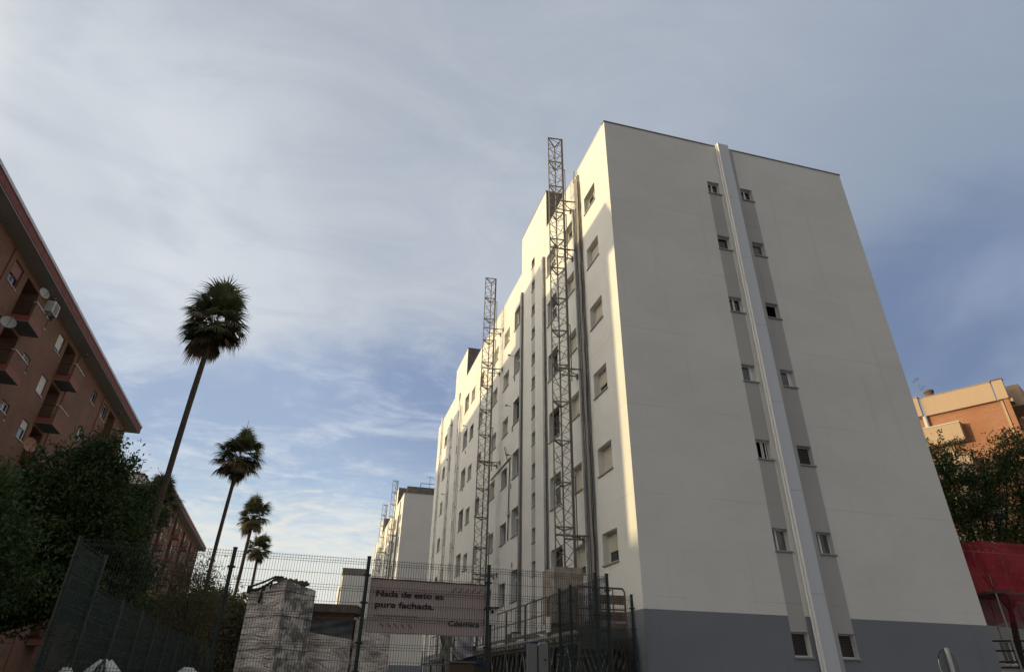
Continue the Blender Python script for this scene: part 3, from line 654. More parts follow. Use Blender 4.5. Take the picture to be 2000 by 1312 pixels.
# crates, rack and prop on the ground seen through the fence
t = MB()
for z in (.3, .8, 1.3, 1.8, 2.2): t.box(3.85, 4.7, 24.9, 25.5, z, z + .04, 'galv_pipe')
for x in (3.85, 4.66):
    for y in (24.9, 25.46): t.box(x, x + .04, y, y + .04, .02, 2.62, 'galv_pipe')
tag(t.build('steel_rack'), 'small grey steel rack standing on the site under the banner', 'rack')
t = MB(); t.tube((4.55, 24.2, .02), (4.55, 24.2, 2.9), .035, 'galv_pipe'); t.tube((4.55, 24.2, 1.3), (4.55, 24.2, 2.9), .05, 'cable_grey'); t.box(4.4, 4.7, 24.05, 24.35, .02, .04, 'galv_pipe'); tag(t.build('steel_prop'), 'upright grey steel prop beside the small rack under the banner', 'prop')
t = MB(); t.box(4.6, 5.5, 24.2, 25.0, .02, 1.0, 'brown_frame'); t.box(4.65, 5.45, 24.25, 24.95, 1.02, 2.25, 'brown_frame'); t.box(4.6, 5.5, 24.2, 25.0, 2.27, 2.32, 'timber'); tag(t.build('timber_crate'), 'dark brown timber crate standing right of the steel rack', 'crate')
t = MB()                                               # machine drum and frame under the sheet
t.box(5.3, 6.3, 26.2, 27.4, .3, 2.3, 'deck_steel'); t.box(5.2, 6.4, 26.1, 27.5, 2.3, 2.42, 'blue_plastic'); t.box(5.2, 5.35, 26.05, 26.2, 1.4, 2.4, 'blue_plastic'); t.box(5.55, 5.75, 26.1, 26.19, 1.5, 2.1, 'sill_pale')
for y in (26.4, 27.2): t.tube((5.25, y, .25), (5.45, y, .25), .24, 'cable_black', 14); t.tube((6.15, y, .25), (6.35, y, .25), .24, 'cable_black', 14)
t.tube((5.3, 26.2, 2.42), (4.9, 25.8, 2.75), .06, 'white_sack'); t.tube((4.9, 25.8, 2.75), (5.0, 25.7, 1.7), .07, 'white_sack')
tag(t.build('mixer_trailer'), 'dark machine trailer with a blue rim and a white hose under the platform', 'machine')


# ---------------------------------------------------------------- mesh fences
def fence_panel(p, q, z0, z1, wr=.0040, pitch=.05, m='fence_wire', top=3.66, depth=.03):
    """welded mesh panel from p to q (x,y) with folded reinforcing rows"""
    p = Vector((p[0], p[1], 0)); q = Vector((q[0], q[1], 0)); L = (q - p).length; d = (q - p) / L; n = Vector((-d.y, d.x, 0)); t = MB()
    folds = [top - .485 * i for i in range(12) if top - .485 * i - .05 > z0]
    def w(pa, pb): t.tube(pa, pb, wr, m, 4, cap=False)
    k_ = int(L / pitch)
    prof = [(0, z0)]
    for fz in sorted(folds): prof += [(0, fz - .045), (depth, fz), (0, fz + .045)]
    prof += [(0, z1)]
    for i in range(k_ + 1):
        b = p + d * min(i * pitch + .02, L - .01)
        for (o1, za), (o2, zb) in zip(prof, prof[1:]): w(b + n * o1 + Vector((0, 0, za)), b + n * o2 + Vector((0, 0, zb)))
    for fz in folds:
        for o_, dz_ in ((0, -.045), (depth, 0), (0, .045)): w(p + n * (o_ - .005) + Vector((0, 0, fz + dz_)), q + n * (o_ - .005) + Vector((0, 0, fz + dz_)))
        zc = fz - .2425
        if zc > z0: w(p - n * .005 + Vector((0, 0, zc)), q - n * .005 + Vector((0, 0, zc)))
    return t
def fence_post(p, z1, r=.037, clamps=(3.43, 2.94, 2.26, 1.79, 1.1, .5), m='fence_green'):
    t = MB(); t.tube((p[0], p[1], 0), (p[0], p[1], z1), r, m, 12); t.tube((p[0], p[1], z1), (p[0], p[1], z1 + .02), r + .006, m, 12)
    for z in clamps:
        if z < z1 - .1: t.tube((p[0], p[1], z - .02), (p[0], p[1], z + .02), r + .014, m, 12); t.box(p[0] - r - .035, p[0] + r + .035, p[1] - .02, p[1] + .02, z - .014, z + .014, 'fence_green')
    return t
def fence(label, pts, z1s, top, name='mesh_fence', group='green welded mesh fences round the building site', first=True, scrim=None, wr=.0040, pitch=.05):
    T = thing(name, label, 'fence', (pts[0][0], pts[0][1], 0), group)
    for i, p in enumerate(pts):
        if i > 0 or first: fence_post(p, max(z1s[max(i - 1, 0)], z1s[min(i, len(z1s) - 1)]) + .0, m='fence_lit' if scrim else 'fence_green').build('post', T)
    for i in range(len(pts) - 1):
        a = Vector(pts[i]); b = Vector(pts[i + 1]); d = (b - a).normalized() * .04
        fence_panel(a + d, b - d, .12, z1s[i] - .02, wr, pitch, top=z1s[i] - .09).build('mesh_panel', T)
        if scrim:
            n = Vector((-d.y, d.x)).normalized() * (.05 * scrim); s_ = MB(); q0, q1 = a + d + n, b - d + n; nu = 8; vs = []; fs = []
            rr = random.Random(i)
            for jz in range(7):
                for iu in range(nu + 1):
                    u = iu / nu; v = jz / 6; pp = q0.lerp(q1, u); o_ = math.sin(u * 9 + jz) * .012
                    vs.append((pp.x + n.x * o_ * 10, pp.y + n.y * o_ * 10, .15 + (z1s[i] - .25) * v + (rr.uniform(-.02, .02) if jz == 6 else 0)))
            fs = [(j * (nu + 1) + k2, j * (nu + 1) + k2 + 1, (j + 1) * (nu + 1) + k2 + 1, (j + 1) * (nu + 1) + k2) for j in range(6) for k2 in range(nu)]
            s_.mesh(vs, fs, 'green_scrim'); s_.build('scrim_cloth', T)
    return T
fence('long dark mesh fence across the foreground with tall round posts', [(-4.16, 13.57), (-1.6, 13.75), (.9, 13.84), (3.38, 14.0), (5.80, 14.15), (6.08, 14.16), (5.99, 16.24), (5.96, 16.97)], [3.75] * 7, 3.66)
fence('short mesh fence between the platform and the corner of the near white block', [(5.96, 17.05), (8.10, 17.28)], [3.75], 3.66, first=False)
lf = [(-4.2, 13.68), (-4.24, 15.67), (-4.35, 18.54), (-4.45, 21.29), (-4.56, 24.06), (-4.67, 26.89), (-4.79, 30.12), (-4.92, 33.0), (-5.05, 35.9), (-5.18, 38.8), (-5.31, 41.7), (-5.44, 44.6), (-5.57, 47.5), (-5.7, 50.4)]
fence('long fence receding at left, covered in dark green scrim cloth', lf, [3.75] + [3.2] * 12, 3.1, first=False, scrim=1, wr=.0036, pitch=.10)

# ---------------------------------------------------------------- banner
FD = Vector((4.98, .25, 0)).normalized()
BF = Frame((.9, 13.84, 0), (FD.x, FD.y), (FD.y, -FD.x))     # u along the fence, v towards the camera
BT = thing('banner', 'pink banner tied behind the mesh fence with two lines of dark lettering', 'banner', (2.1, 13.93, 2.9))
t = MB(BF); nu = 30; vs = []; fs = []
for j in range(9):
    for i in range(nu + 1):
        u = .09 + 2.36 * i / nu; zt = 3.395 + .01 * math.sin(i * .8); zb = 2.44 + .008 * math.sin(i * .5); vs.append((u, -.068 - .013 * math.sin(i * .45 + j * .4) * math.sin(i * .19 + 1), zb + (zt - zb) * j / 8))
fs = [(j * (nu + 1) + i, j * (nu + 1) + i + 1, (j + 1) * (nu + 1) + i + 1, (j + 1) * (nu + 1) + i) for j in range(8) for i in range(nu)]
t.mesh(vs, fs, 'banner_pink'); t.mesh([(a, b - .004, c) for a, b, c in vs], [f[::-1] for f in fs], 'banner_pink'); t.build('banner_sheet', BT, smooth=True)
t = MB(BF); t.box(.09, 2.45, -.054, -.050, 3.375, 3.392, 'red_fascia'); t.build('hem', BT)
def text_mesh(txt, size, weight):
    cu = bpy.data.curves.new('lettering', 'FONT'); cu.body = txt; cu.size = size; cu.extrude = .0015; cu.offset = weight
    o = bpy.data.objects.new('lettering', cu); C.objects.link(o); bpy.context.view_layer.update()
    me = bpy.data.meshes.new_from_object(o.evaluated_get(bpy.context.evaluated_depsgraph_get())); bpy.data.objects.remove(o)
    xs = [v.co.x for v in me.vertices]; return me, min(xs), max(xs)
def lettering(txt, u, z, size, m, width, weight=0.0):
    """one mesh per word, set out along the banner"""
    _, fa_, fb_ = text_mesh(txt, size, weight); sx = width / (fb_ - fa_); done = ''
    for wd in txt.split():
        done = (done + ' ' + wd).strip(); _, _, x1 = text_mesh(done, size, weight); me, a_, b_ = text_mesh(wd, size, weight); off = x1 - b_ - fa_
        for v in me.vertices: v.co = BF(((v.co.x + off) * sx + u, -.050 + v.co.z, z + v.co.y)) - BT.location
        me.materials.clear(); me.materials.append(MATS[m]); o = bpy.data.objects.new('lettering', me); C.objects.link(o); o.parent = BT
lettering('Nada de esto es', .225, 3.075, .148, 'ink', 1.335, .0028)
lettering('pura fachada.', .225, 2.885, .148, 'ink', 1.16, .0028)
lettering('cosmicaconstruccion.com', .235, 2.727, .066, 'ink_faint', .84)
lettering('C\u00f3smica', 1.69, 2.612, .135, 'ink', .635, .0015)
t = MB(BF)
for i in range(5):
    u = 1.735 + i * .133; t.mesh([(u, -.05, 3.225), (u + .016, -.05, 3.225), (u + .085, -.05, 3.30), (u + .069, -.05, 3.30)], [(0, 1, 2, 3)], 'ink')
    u = .355 + i * .133; t.mesh([(u, -.05, 2.61), (u + .016, -.05, 2.61), (u + .085, -.05, 2.54), (u + .069, -.05, 2.54)], [(3, 2, 1, 0)], 'ink')
t.build('slash_marks', BT)


# ---------------------------------------------------------------- wrapped pillar, wrapped kiosk behind the fence
def wrapped(name, label, cat, ring, z0, z1s, m, amp=.035, seed=0, mats=None):
    """sheeted prism: ring of plan corners, height per corner, wrinkled walls"""
    rr = random.Random(seed); t = MB(); n = len(ring); nu, nv = 14, 26
    for e_ in range(n):
        a, b = Vector(ring[e_]), Vector(ring[(e_ + 1) % n]); za, zb = z1s[e_], z1s[(e_ + 1) % n]; nn = Vector((b.y - a.y, a.x - b.x)).normalized(); ph = [rr.uniform(0, 6) for _ in range(5)]; vs = []
        for j in range(nv + 1):
            for i in range(nu + 1):
                u, v = i / nu, j / nv; p = a.lerp(b, u); z = z0 + (za + (zb - za) * u - z0) * v
                f = min(1, 6 * u, 6 * (1 - u))
                d = (math.sin(z * 9 + u * 4 + ph[0]) * .4 + math.sin(z * 17 - u * 7 + ph[1]) * .3 + math.sin(z * 4 + u * 10 + ph[2]) * .5) * amp * f
                vs.append((p.x + nn.x * d, p.y + nn.y * d, z))
        mm = mats[e_] if mats else m
        t.mesh(vs, [(j * (nu + 1) + i, j * (nu + 1) + i + 1, (j + 1) * (nu + 1) + i + 1, (j + 1) * (nu + 1) + i) for j in range(nv) for i in range(nu)], mm)
    t.face([(p[0], p[1], z) for p, z in zip(ring, z1s)], m); return t
T = thing('wrapped_pillar', 'tall square pillar wrapped in creased grey plastic sheeting, left of the banner', 'wrapped pillar', (-.8, 17.3, 0))
ring = [(-1.50, 17.35), (-.705, 16.85), (-.02, 17.5), (-.8, 18.1)]
wrapped('pillar', None, None, ring, .02, [3.44, 3.62, 3.50, 3.5], 'poly_wrap', .05, 3, ['poly_wrap', 'poly_print', 'poly_wrap', 'poly_wrap']).build('plastic_wrap', T)
t = MB()
for i in range(16):
    u = i / 15; a = Vector((-.95, 17.02, 3.66)).lerp(Vector((-.25, 17.3, 3.60)), u); t.tube(a - Vector((.05, 0, .02)), a + Vector((.05, .03, .02 + .02 * math.sin(i * 2.3))), .045 + .014 * math.sin(i * 3.7), 'slab_concrete', 7)
t.build('rubble_cap', T)
t = MB(); t.path([(-1.5, 17.33, 3.50), (-1.2, 17.15, 3.60), (-.98, 17.02, 3.70), (-.8, 16.95, 3.69)], .024, 'tarp_black'); t.path([(-1.5, 17.33, 3.43), (-1.3, 17.2, 3.44), (-1.1, 17.08, 3.55), (-.95, 17.0, 3.67)], .028, 'tarp_black'); t.path([(-1.52, 17.35, 3.52), (-1.52, 17.35, 3.35)], .045, 'tarp_black')
t.path([(-1.2, 17.13, 3.52), (-1.21, 17.12, 3.36), (-1.245, 17.13, 3.15)], .03, 'tarp_black'); t.path([(-1.18, 17.11, 3.5), (-1.16, 17.1, 3.4)], .03, 'tarp_black'); t.path([(-1.02, 17.02, 3.6), (-1.05, 17.02, 3.44)], .018, 'tarp_black'); t.build('torn_tarp', T)
t = MB(); 
for z in (3.35, 2.85, 2.2): t.path([(-1.55, 17.34, z), (-.70, 16.8, z + .05), (0.02, 17.5, z + .02)], .008, 'tarp_grey')
t.build('strapping', T)
T = thing('wrapped_kiosk', 'low brick kiosk with concrete slab top, draped in grey plastic between pillar and banner', 'kiosk', (.45, 18.4, 0))
t = MB(); t.box(-.22, 1.02, 18.0, 19.2, 3.10, 3.28, 'slab_concrete'); t.mesh([(1.02, 18.0, 3.10), (1.16, 18.12, 3.08), (1.16, 18.12, 3.22), (1.02, 18.0, 3.28), (1.02, 19.2, 3.10), (1.16, 19.1, 3.08), (1.16, 19.1, 3.22), (1.02, 19.2, 3.28)], [(0, 1, 2, 3), (1, 5, 6, 2), (5, 4, 7, 6), (3, 2, 6, 7), (0, 4, 5, 1)], 'slab_concrete'); t.build('roof_slab', T)
t = MB(); t.box(-.15, 1.0, 18.08, 19.1, .02, 3.10, 'kiosk_brick'); t.build('wall', T)
o = cloth((-.15, 18.0, 2.62), (.98, 18.0, 2.50), (-.02, 18.03, 2.92), (.98, 18.03, 2.93), 'tarp_grey', 'grey_tarp', None, None, .03, seed=2, folds=3); o.parent = T; o.location = -T.location
wrapped('k', None, None, [(-.28, 18.0), (.98, 17.9), (1.1, 19.2), (-.25, 19.3)], .02, [2.68, 2.52, 2.5, 2.6], 'poly_wrap', .04, 8, ['poly_wrap', 'poly_clear', 'poly_wrap', 'poly_wrap']).build('plastic_wrap', T)
T2 = wrapped('p', None, None, [(1.05, 18.3), (1.95, 18.35), (1.95, 19.2), (1.05, 19.2)], .02, [3.02, 2.98, 3.0, 3.0], 'poly_wrap', .05, 12, ['poly_wrap'] * 4).build('wrapped_pallet')
tag(T2, 'stack wrapped in pinkish plastic directly behind the left end of the banner', 'wrapped stack')

# white bulk bags
def bag(x, y, z, r, h, label):
    t = MB(); vs = []; fs = []; n, m_ = 20, 10
    for j in range(m_ + 1):
        v = j / m_; rr = r * (1 if v < .6 else math.sqrt(max(.02, 1 - ((v - .6) / .41) ** 2))); zz = z + h * v
        for i in range(n): a = 2 * math.pi * i / n; q = 1 + .10 * math.sin(5 * a + v * 6) + .06 * math.sin(9 * a - v * 4); vs.append((x + math.cos(a) * rr * q * (1.15 if abs(math.cos(a)) > .7 else 1), y + math.sin(a) * rr * q, zz + .03 * math.sin(4 * a)))
    fs = [(j * n + i, j * n + (i + 1) % n, (j + 1) * n + (i + 1) % n, (j + 1) * n + i) for j in range(m_) for i in range(n)] + [tuple(range(m_ * n, m_ * n + n))]
    t.mesh(vs, fs, 'white_sack'); return t, label
T = thing('bulk_bag', 'large white bulk bag with crossed dark straps at the foot of the green fence', 'bulk bag', (-3.6, 15.2, 0), 'white bulk bags on the site')
t, _ = bag(-3.58, 15.25, .02, .38, 1.88, ''); t.build('sack', T, smooth=True)
t = MB(); t.path([(-3.75, 14.85, 1.3), (-3.62, 14.97, 1.78), (-3.58, 15.2, 1.92), (-3.5, 14.97, 1.78), (-3.42, 14.8, 1.3)], .022, 'tarp_black'); t.path([(-3.62, 14.82, 1.3), (-3.56, 14.97, 1.8)], .018, 'tarp_black'); t.build('strap', T)
for x, y, r, h, lab in ((-4.0, 14.6, .22, 1.74, 'small white bag left of the strapped bulk bag'), (-3.9, 27.9, .5, 1.98, 'farther white bag at the end of the green fence below the hedge')):
    t, _ = bag(x, y, .02, r, h, ''); tag(t.build('bulk_bag', smooth=True), lab, 'bulk bag', 'white bulk bags on the site')

# ---------------------------------------------------------------- signs near the camera
T = thing('road_sign', 'round road sign seen from behind on a pole in front of the gable wall', 'road sign', (12.97, 12.48, 0))
nr = Vector((-.19, .98, 0)).normalized(); c0 = Vector((12.97, 12.48, 2.13))
t = MB(); t.disc(c0, .30, nr, 'sign_back', 32, .012); t.build('sign_plate', T)
t = MB(); a_ = nr.cross(Vector((0, 0, 1)))
for i in range(32):
    a0, a1 = 2 * math.pi * i / 32, 2 * math.pi * (i + 1) / 32; f = lambda q: c0 + nr * .006 + (a_ * math.cos(q) + Vector((0, 0, 1)) * math.sin(q)) * .305
    t.tube(f(a0), f(a1), .009, 'sign_edge' if i % 32 in (15, 16, 17, 14, 18) else 'cable_black', 5)  # left arc pale, the rest black: rim light put into the colour
t.build('rim', T)
pp = c0 - nr * .05; t = MB(); t.box(pp.x - .03, pp.x + .03, pp.y - .03, pp.y + .03, .0, 2.46, 'sign_edge'); t.build('pole', T)
t = MB(); qq = c0 - nr * .004 + a_ * .15; t.box(qq.x - .03, qq.x + .03, qq.y - .008, qq.y - .002, 2.05, 2.11, 'cable_grey'); t.build('sticker', T)
T = thing('panel_sign', 'two upright grey round-cornered panels on a pole in front of the fence', 'sign', (3.45, 10.6, 0))
def rounded(t, u0, u1, y, z0, z1, r, th, m):
    pts = []
    for cx, cz, a0 in ((u1 - r, z1 - r, 0), (u0 + r, z1 - r, 90), (u0 + r, z0 + r, 180), (u1 - r, z0 + r, 270)):
        for i in range(7): a = math.radians(a0 + 15 * i); pts.append((cx + r * math.cos(a), cz + r * math.sin(a)))
    n = len(pts); vs = [(p[0], y, p[1]) for p in pts] + [(p[0], y + th, p[1]) for p in pts]
    t.mesh(vs, [tuple(range(n))[::-1], tuple(range(n, 2 * n))] + [(i, (i + 1) % n, n + (i + 1) % n, n + i) for i in range(n)], m)
t = MB(); rounded(t, 3.20, 3.35, 10.6, 1.2, 2.175, .035, .05, 'sign_back'); t.build('left_panel', T)
t = MB(); rounded(t, 3.37, 3.52, 10.58, 1.2, 2.185, .035, .06, 'sign_back'); rounded(t, 3.375, 3.54, 10.645, 1.19, 2.195, .04, .02, 'sign_edge'); t.build('right_panel', T)
t = MB(); t.box(3.35, 3.37, 10.61, 10.66, .2, 2.15, 'cable_black'); t.box(3.33, 3.39, 10.7, 10.76, .0, 2.1, 'sign_edge'); t.build('pole', T)
t = MB(); t.box(3.45, 3.49, 10.574, 10.579, 1.955, 1.975, 'cable_black'); t.box(3.455, 3.485, 10.574, 10.579, 1.90, 1.935, 'cable_grey'); t.build('data_plate', T)
t = MB(); t.box(5.35, 5.72, 17.6, 17.9, 2.42, 2.56, 'blue_plastic'); t.box(5.38, 5.69, 17.63, 17.87, 2.56, 2.60, 'blue_plastic'); t.box(5.36, 5.71, 17.61, 17.89, .02, 2.41, 'deck_steel'); tag(t.build('control_cabinet'), 'dark cabinet with a bright blue top beside the platform behind the fence', 'cabinet')


# ---------------------------------------------------------------- brick buildings along the left
def xw(y): return -17.5 - .0295 * (y - 35.2)
LU = Vector((-.0295, 1, 0)).normalized()
def brick_block(y0, y1, label, wins, balcs, levels, seed=1, depth=11.5, penthouses=()):
    O = Vector((xw(y0), y0, 0)); fr = Frame(O, (LU.x, LU.y), (LU.y, -LU.x)); L = (y1 - y0)
    T = thing('brick_building', label, 'apartment building', tuple(O), 'brick apartment buildings along the left')
    rr = random.Random(seed); holes = []; wl = []
    for u, w, h, sill, kinds in wins:
        for i, lv in enumerate(levels):
            z = lv + sill
            if z + h > 20.15: continue
            holes.append((u, u + w, z, z + h, .16)); wl.append((kinds[i % len(kinds)], u, z, w, h))
    for u, w in balcs:
        for lv in levels: holes.append((u, u + w, lv + .12, lv + 2.55 if lv + 2.55 < 20.2 else 20.2, 1.1, 'loggia_white'))
    mb = MB(fr); wall_sheet(mb, [0, L], [0, 20.3], holes, lambda u, z: 'dark_brick', rm=None)
    mb.face([(0, 0, 0), (0, 0, 20.3), (0, -depth, 20.3), (0, -depth, 0)], 'dark_brick'); mb.face([(L, 0, 0), (L, -depth, 0), (L, -depth, 20.3), (L, 0, 20.3)], 'dark_brick'); mb.face([(0, -depth, 0), (0, -depth, 20.3), (L, -depth, 20.3), (L, -depth, 0)], 'dark_brick')
    mb.build('wall', T)
    rf = MB(fr); o = .95
    rf.box(-o + .03, L + o - .03, -depth - o + .03, o - .03, 20.3, 20.36, 'soffit'); rf.box(-o, L + o, -depth - o, o, 20.36, 20.80, 'red_fascia'); rf.box(-o + .06, L + o - .06, -depth - o + .06, o - .06, 20.24 + .0, 20.30, 'soffit') if False else None
    rf.build('roof_slab', T)
    gt = MB(fr); gt.box(-o - .05, L + o + .05, o - .06, o + .05, 20.80, 20.97, 'gutter_white'); gt.box(-o - .05, -o + .06, -depth - o, o - .06, 20.80, 20.97, 'gutter_white'); gt.box(L + o - .06, L + o + .05, -depth - o, o - .06, 20.80, 20.97, 'gutter_white'); gt.build('gutter', T)
    for u0, u1 in penthouses:
        p = MB(fr); p.box(u0, u1, -8, -1.8, 20.9, 23.6, 'gutter_white'); p.box(u0 - .1, u1 + .1, -8.1, -1.7, 23.6, 23.75, 'red_fascia'); p.build('roof_penthouse', T)
    ang = math.atan2(fr.U.y, fr.U.x)
    # windows: u runs north, inward is -v
    for kind, u, z, w, h in wl:
        # mirrored frame: local x along -u keeps local y pointing into the wall
        a = math.atan2(-fr.U.y, -fr.U.x) ; ww = fr((u, 0, z))
        put_window(T, kind, tuple(fr((u, 0, z))) if False else tuple(fr((u + 0, 0, z))), ang, w, h, .15, 'gutter_white') if False else None
        fr_, kids, bk = window_meshes(kind, w, h, .15, 'gutter_white')
        on = node('window', fr_, T, fr((u, 0, z)) - O, ang)     # x along u; y axis = (-Uy,Ux) points to -X = into the wall
        for n_, me in kids: node(n_, me, on, (0, 0, 0))
    for u, w in balcs:
        for li, lv in enumerate(levels):
            b = MB(fr); pz = .92
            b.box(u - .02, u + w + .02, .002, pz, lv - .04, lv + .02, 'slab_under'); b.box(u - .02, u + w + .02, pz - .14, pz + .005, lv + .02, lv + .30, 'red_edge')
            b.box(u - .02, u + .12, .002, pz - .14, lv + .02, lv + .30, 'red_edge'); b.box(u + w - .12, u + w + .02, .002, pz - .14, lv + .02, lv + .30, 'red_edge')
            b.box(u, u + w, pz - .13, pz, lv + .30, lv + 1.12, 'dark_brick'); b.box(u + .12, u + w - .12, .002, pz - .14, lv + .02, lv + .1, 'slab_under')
            bo = b.build('balcony', T)
            c_ = MB(fr); c_.box(u - .03, u + w + .03, pz - .16, pz + .03, lv + 1.12, lv + 1.17, 'gutter_white'); c_.build('coping', bo)
            for uu in (u + .04, u + w - .04):
                r_ = MB(fr); r_.tube((uu, .02, lv + 1.12), (uu, pz - .1, lv + 1.12), .02, 'iron_black', 6); r_.tube((uu, .02, lv + .40), (uu, pz - .1, lv + .40), .014, 'iron_black', 5)
                for v in np.arange(.08, pz - .12, .095): r_.tube((uu, v, lv + .30), (uu, v, lv + 1.12), .010, 'iron_black', 4, cap=False)
                r_.build('railing', bo)
            d_ = MB(fr); du = u + w * .30; d_.box(du, du + .8, -1.095, -1.05, lv + .13, lv + 2.2, 'door_dark' if rr.random() < .7 else 'brown_frame'); d_.box(du + .08, du + .72, -1.05, -1.04, lv + .9, lv + 2.1, 'glass_dark'); d_.build('balcony_door', T)
    for u in (w_[0] - .55 for w_ in wins[::2]):
        t = MB(fr); t.tube((u, .04, .1), (u, .04, 20.2), .035, 'red_edge', 6); t.build('downpipe', T)
    return T, fr
LV = [17.40 - 2.77 * i for i in range(6)]
yS = 19.85
W1 = ['red:.55', 'twobrown', 'white:.5', 'two', 'cream:1', 'two']; W2 = ['white:.82', 'white:1', 'white:.42', 'white:.6', 'white:1', 'two']; W3 = ['twoalu', 'left', 'two', 'twobrown']
T1, F1 = brick_block(yS, 61.3, 'nearest brown brick apartment building at left with red overhanging eave and balconies',
    [(33.1 - yS, 1.22, 1.22, 1.30, W1), (41.35 - yS, 1.12, 1.12, 1.32, W2), (53.6 - yS, 1.25, 1.12, 1.32, ['twoalu', 'two', 'white:.5']), (38.1 - yS, 1.1, .85, 1.42, ['none'] + W3) if False else (38.1 - yS, 1.1, .85, 1.5, W3), (46.1 - yS, .75, .62, 1.2, W3), (50.4 - yS, 1.1, .9, 1.4, W3), (28.5 - yS, 1.2, 1.1, 1.32, W2), (24.0 - yS, 1.1, 1.1, 1.32, W2)],
    [(34.95 - yS, 1.9), (43.0 - yS, 1.9), (55.5 - yS, 2.0)], LV, 3, penthouses=((7.6, 12.0), (28.6, 33.0)))
wc = []
for i in range(9): wc.append((1.2 + i * 4.4, 1.1, 1.1, 1.32, W2 if i % 2 else W3))
T2_, F2 = brick_block(84.0, 124, 'farther brown brick apartment building behind the palms with a pale attic band', wc, [(3.2, 1.5), (11.9, 1.7), (20.8, 1.7), (29.6, 1.7)], LV, 5, depth=12.5, penthouses=((24, 30),))
t = MB(F2); t.box(-.9, 38, -8.6, -2.4, 20.9, 21.85, 'gutter_white'); t.box(-.98, 38.1, -8.7, -2.3, 21.85, 22.03, 'red_fascia'); t.build('attic_storey', T2_)

def dish(p, nrm, r, m, label):
    t = MB(); p = Vector(p); n = Vector(nrm).normalized(); t.disc(p, r, n, m, 24, .012, .10); t.tube(p - n * .1, p - n * .1 - Vector((.25, 0, .15)), .02, 'cable_grey')
    t.tube(p - n * .08 - Vector((0, 0, r * .9)), p + n * .38, .012, 'cable_grey'); t.tube(p + n * .36, p + n * .44, .03, 'cable_grey', 8)
    return tag(t.build('satellite_dish', smooth=False), label, 'satellite dish', 'satellite dishes on the brick building')
dish((-16.6, 35.3, 19.3), (.85, -.5, .25), .30, 'dish_grey', 'pale satellite dish on the top balcony of the brick building')
dish((-16.4, 32.9, 16.3), (.55, -.75, .3), .34, 'dish_grey', 'grey satellite dish at the left edge, one storey below the top balcony')
dish((-15.9, 39.1, 12.2), (.85, -.5, .2), .40, 'dish_rust', 'rusty orange satellite dish low on the brick building above the trees')
T = thing('air_conditioner', 'white air conditioning unit on the top balcony behind the satellite dish', 'air conditioner', (-16.4, 36.6, 19.0))
t = MB(); t.box(-16.75, -16.35, 36.25, 37.05, 18.75, 19.4, 'ac_white'); t.build('casing', T)
t = MB(); t.box(-16.35, -16.33, 36.4, 36.9, 18.82, 19.33, 'cable_grey'); t.build('grille', T); t = MB(); t.box(-16.7, -16.4, 36.3, 36.35, 18.5, 18.75, 'cable_grey'); t.box(-16.7, -16.4, 36.95, 37.0, 18.5, 18.75, 'cable_grey'); t.build('bracket', T)
for y in (37.8, 45.6, 56.8):
    t = MB(F1); u = y - yS; t.tube((u, .4, 20.24), (u, .4, 20.30), .09, 'sill_pale', 12); t.tube((u, .4, 20.14), (u, .4, 20.24), .12, 'glass_curtain', 12, r2=.09); t.build('soffit_lamp', T1)
# unseen block added to keep the low sun off the foot of the gable corner
t = MB(); t.box(-75, -64, -30, 60, 0, 14.2, 'dark_brick'); t.box(-75.6, -63.4, -30.5, 60.5, 14.2, 14.7, 'red_fascia'); tag(t.build('west_shade_block'), 'added unseen block far to the west, shading the foot of the gable corner', 'shadow caster')

# ---------------------------------------------------------------- orange brick building at right
A0 = Vector((52.2, 37.0, 0)); fa = Frame(A0, (-.488, .873), (-.873, -.488)); fb = Frame(A0, (.873, .488), (.488, -.873))
T = thing('orange_brick_building', 'sunlit orange brick building with cream parapet at the right edge', 'apartment building', tuple(A0))
HB = 24.1
t = MB(fa); hol = []
for lv in range(7):
    z = HB - 3.0 - 2.9 * (lv + 1)
    for u in (3.0,): hol.append((u - .2, u + .7, z + .9, z + 2.1))
wall_sheet(t, [0, 16], [0, HB - 1.6], [h for h in hol if h[3] < 18], lambda u, z: 'orange_brick')
t.face([(0, 0, HB - 1.6), (16, 0, HB - 1.6), (16, -12, HB - 1.6), (0, -12, HB - 1.6)], 'raw_concrete'); t.face([(16, 0, 0), (16, -12, 0), (16, -12, HB - 1.6), (16, 0, HB - 1.6)], 'orange_brick'); t.build('gable_wall', T)
t = MB(fb); hb = []
for lv in range(8):
    z = HB - 1.9 - 2.9 * (lv + 1)
    for u in (1.6, 6.5, 10.5): hb.append((u, u + 1.6, z + .3, z + 2.4))
wall_sheet(t, [0, 16], [0, HB - 1.6], [h for h in hb if h[2] > 0], lambda u, z: 'orange_brick'); t.build('street_wall', T)
for h in hol:
    if h[3] < 18: fr_, kids, bk = window_meshes('white:.5', .9, 1.2, .25, 'sill_pale'); on = node('window', fr_, T, fa((h[1], 0, h[2])) - A0, math.atan2(-fa.U.y, -fa.U.x)); [node(n_, me, on, (0, 0, 0)) for n_, me in kids]
for h in hb:
    if h[2] > 0: fr_, kids, bk = window_meshes('two', 1.6, 2.1, .25, 'sill_pale'); on = node('window', fr_, T, fb((h[0], 0, h[2])) - A0, math.atan2(fb.U.y, fb.U.x)); [node(n_, me, on, (0, 0, 0)) for n_, me in kids]
t = MB(fa); t.box(.55, 5.9, .002, .30, HB - 1.62, HB, 'cream_render'); t.box(-.3, .45, -.1, .33, HB - 1.62, HB + .02, 'cream_render'); t.box(6.05, 7.4, .15, .55, HB - 1.62, HB + .1, 'cream_render')
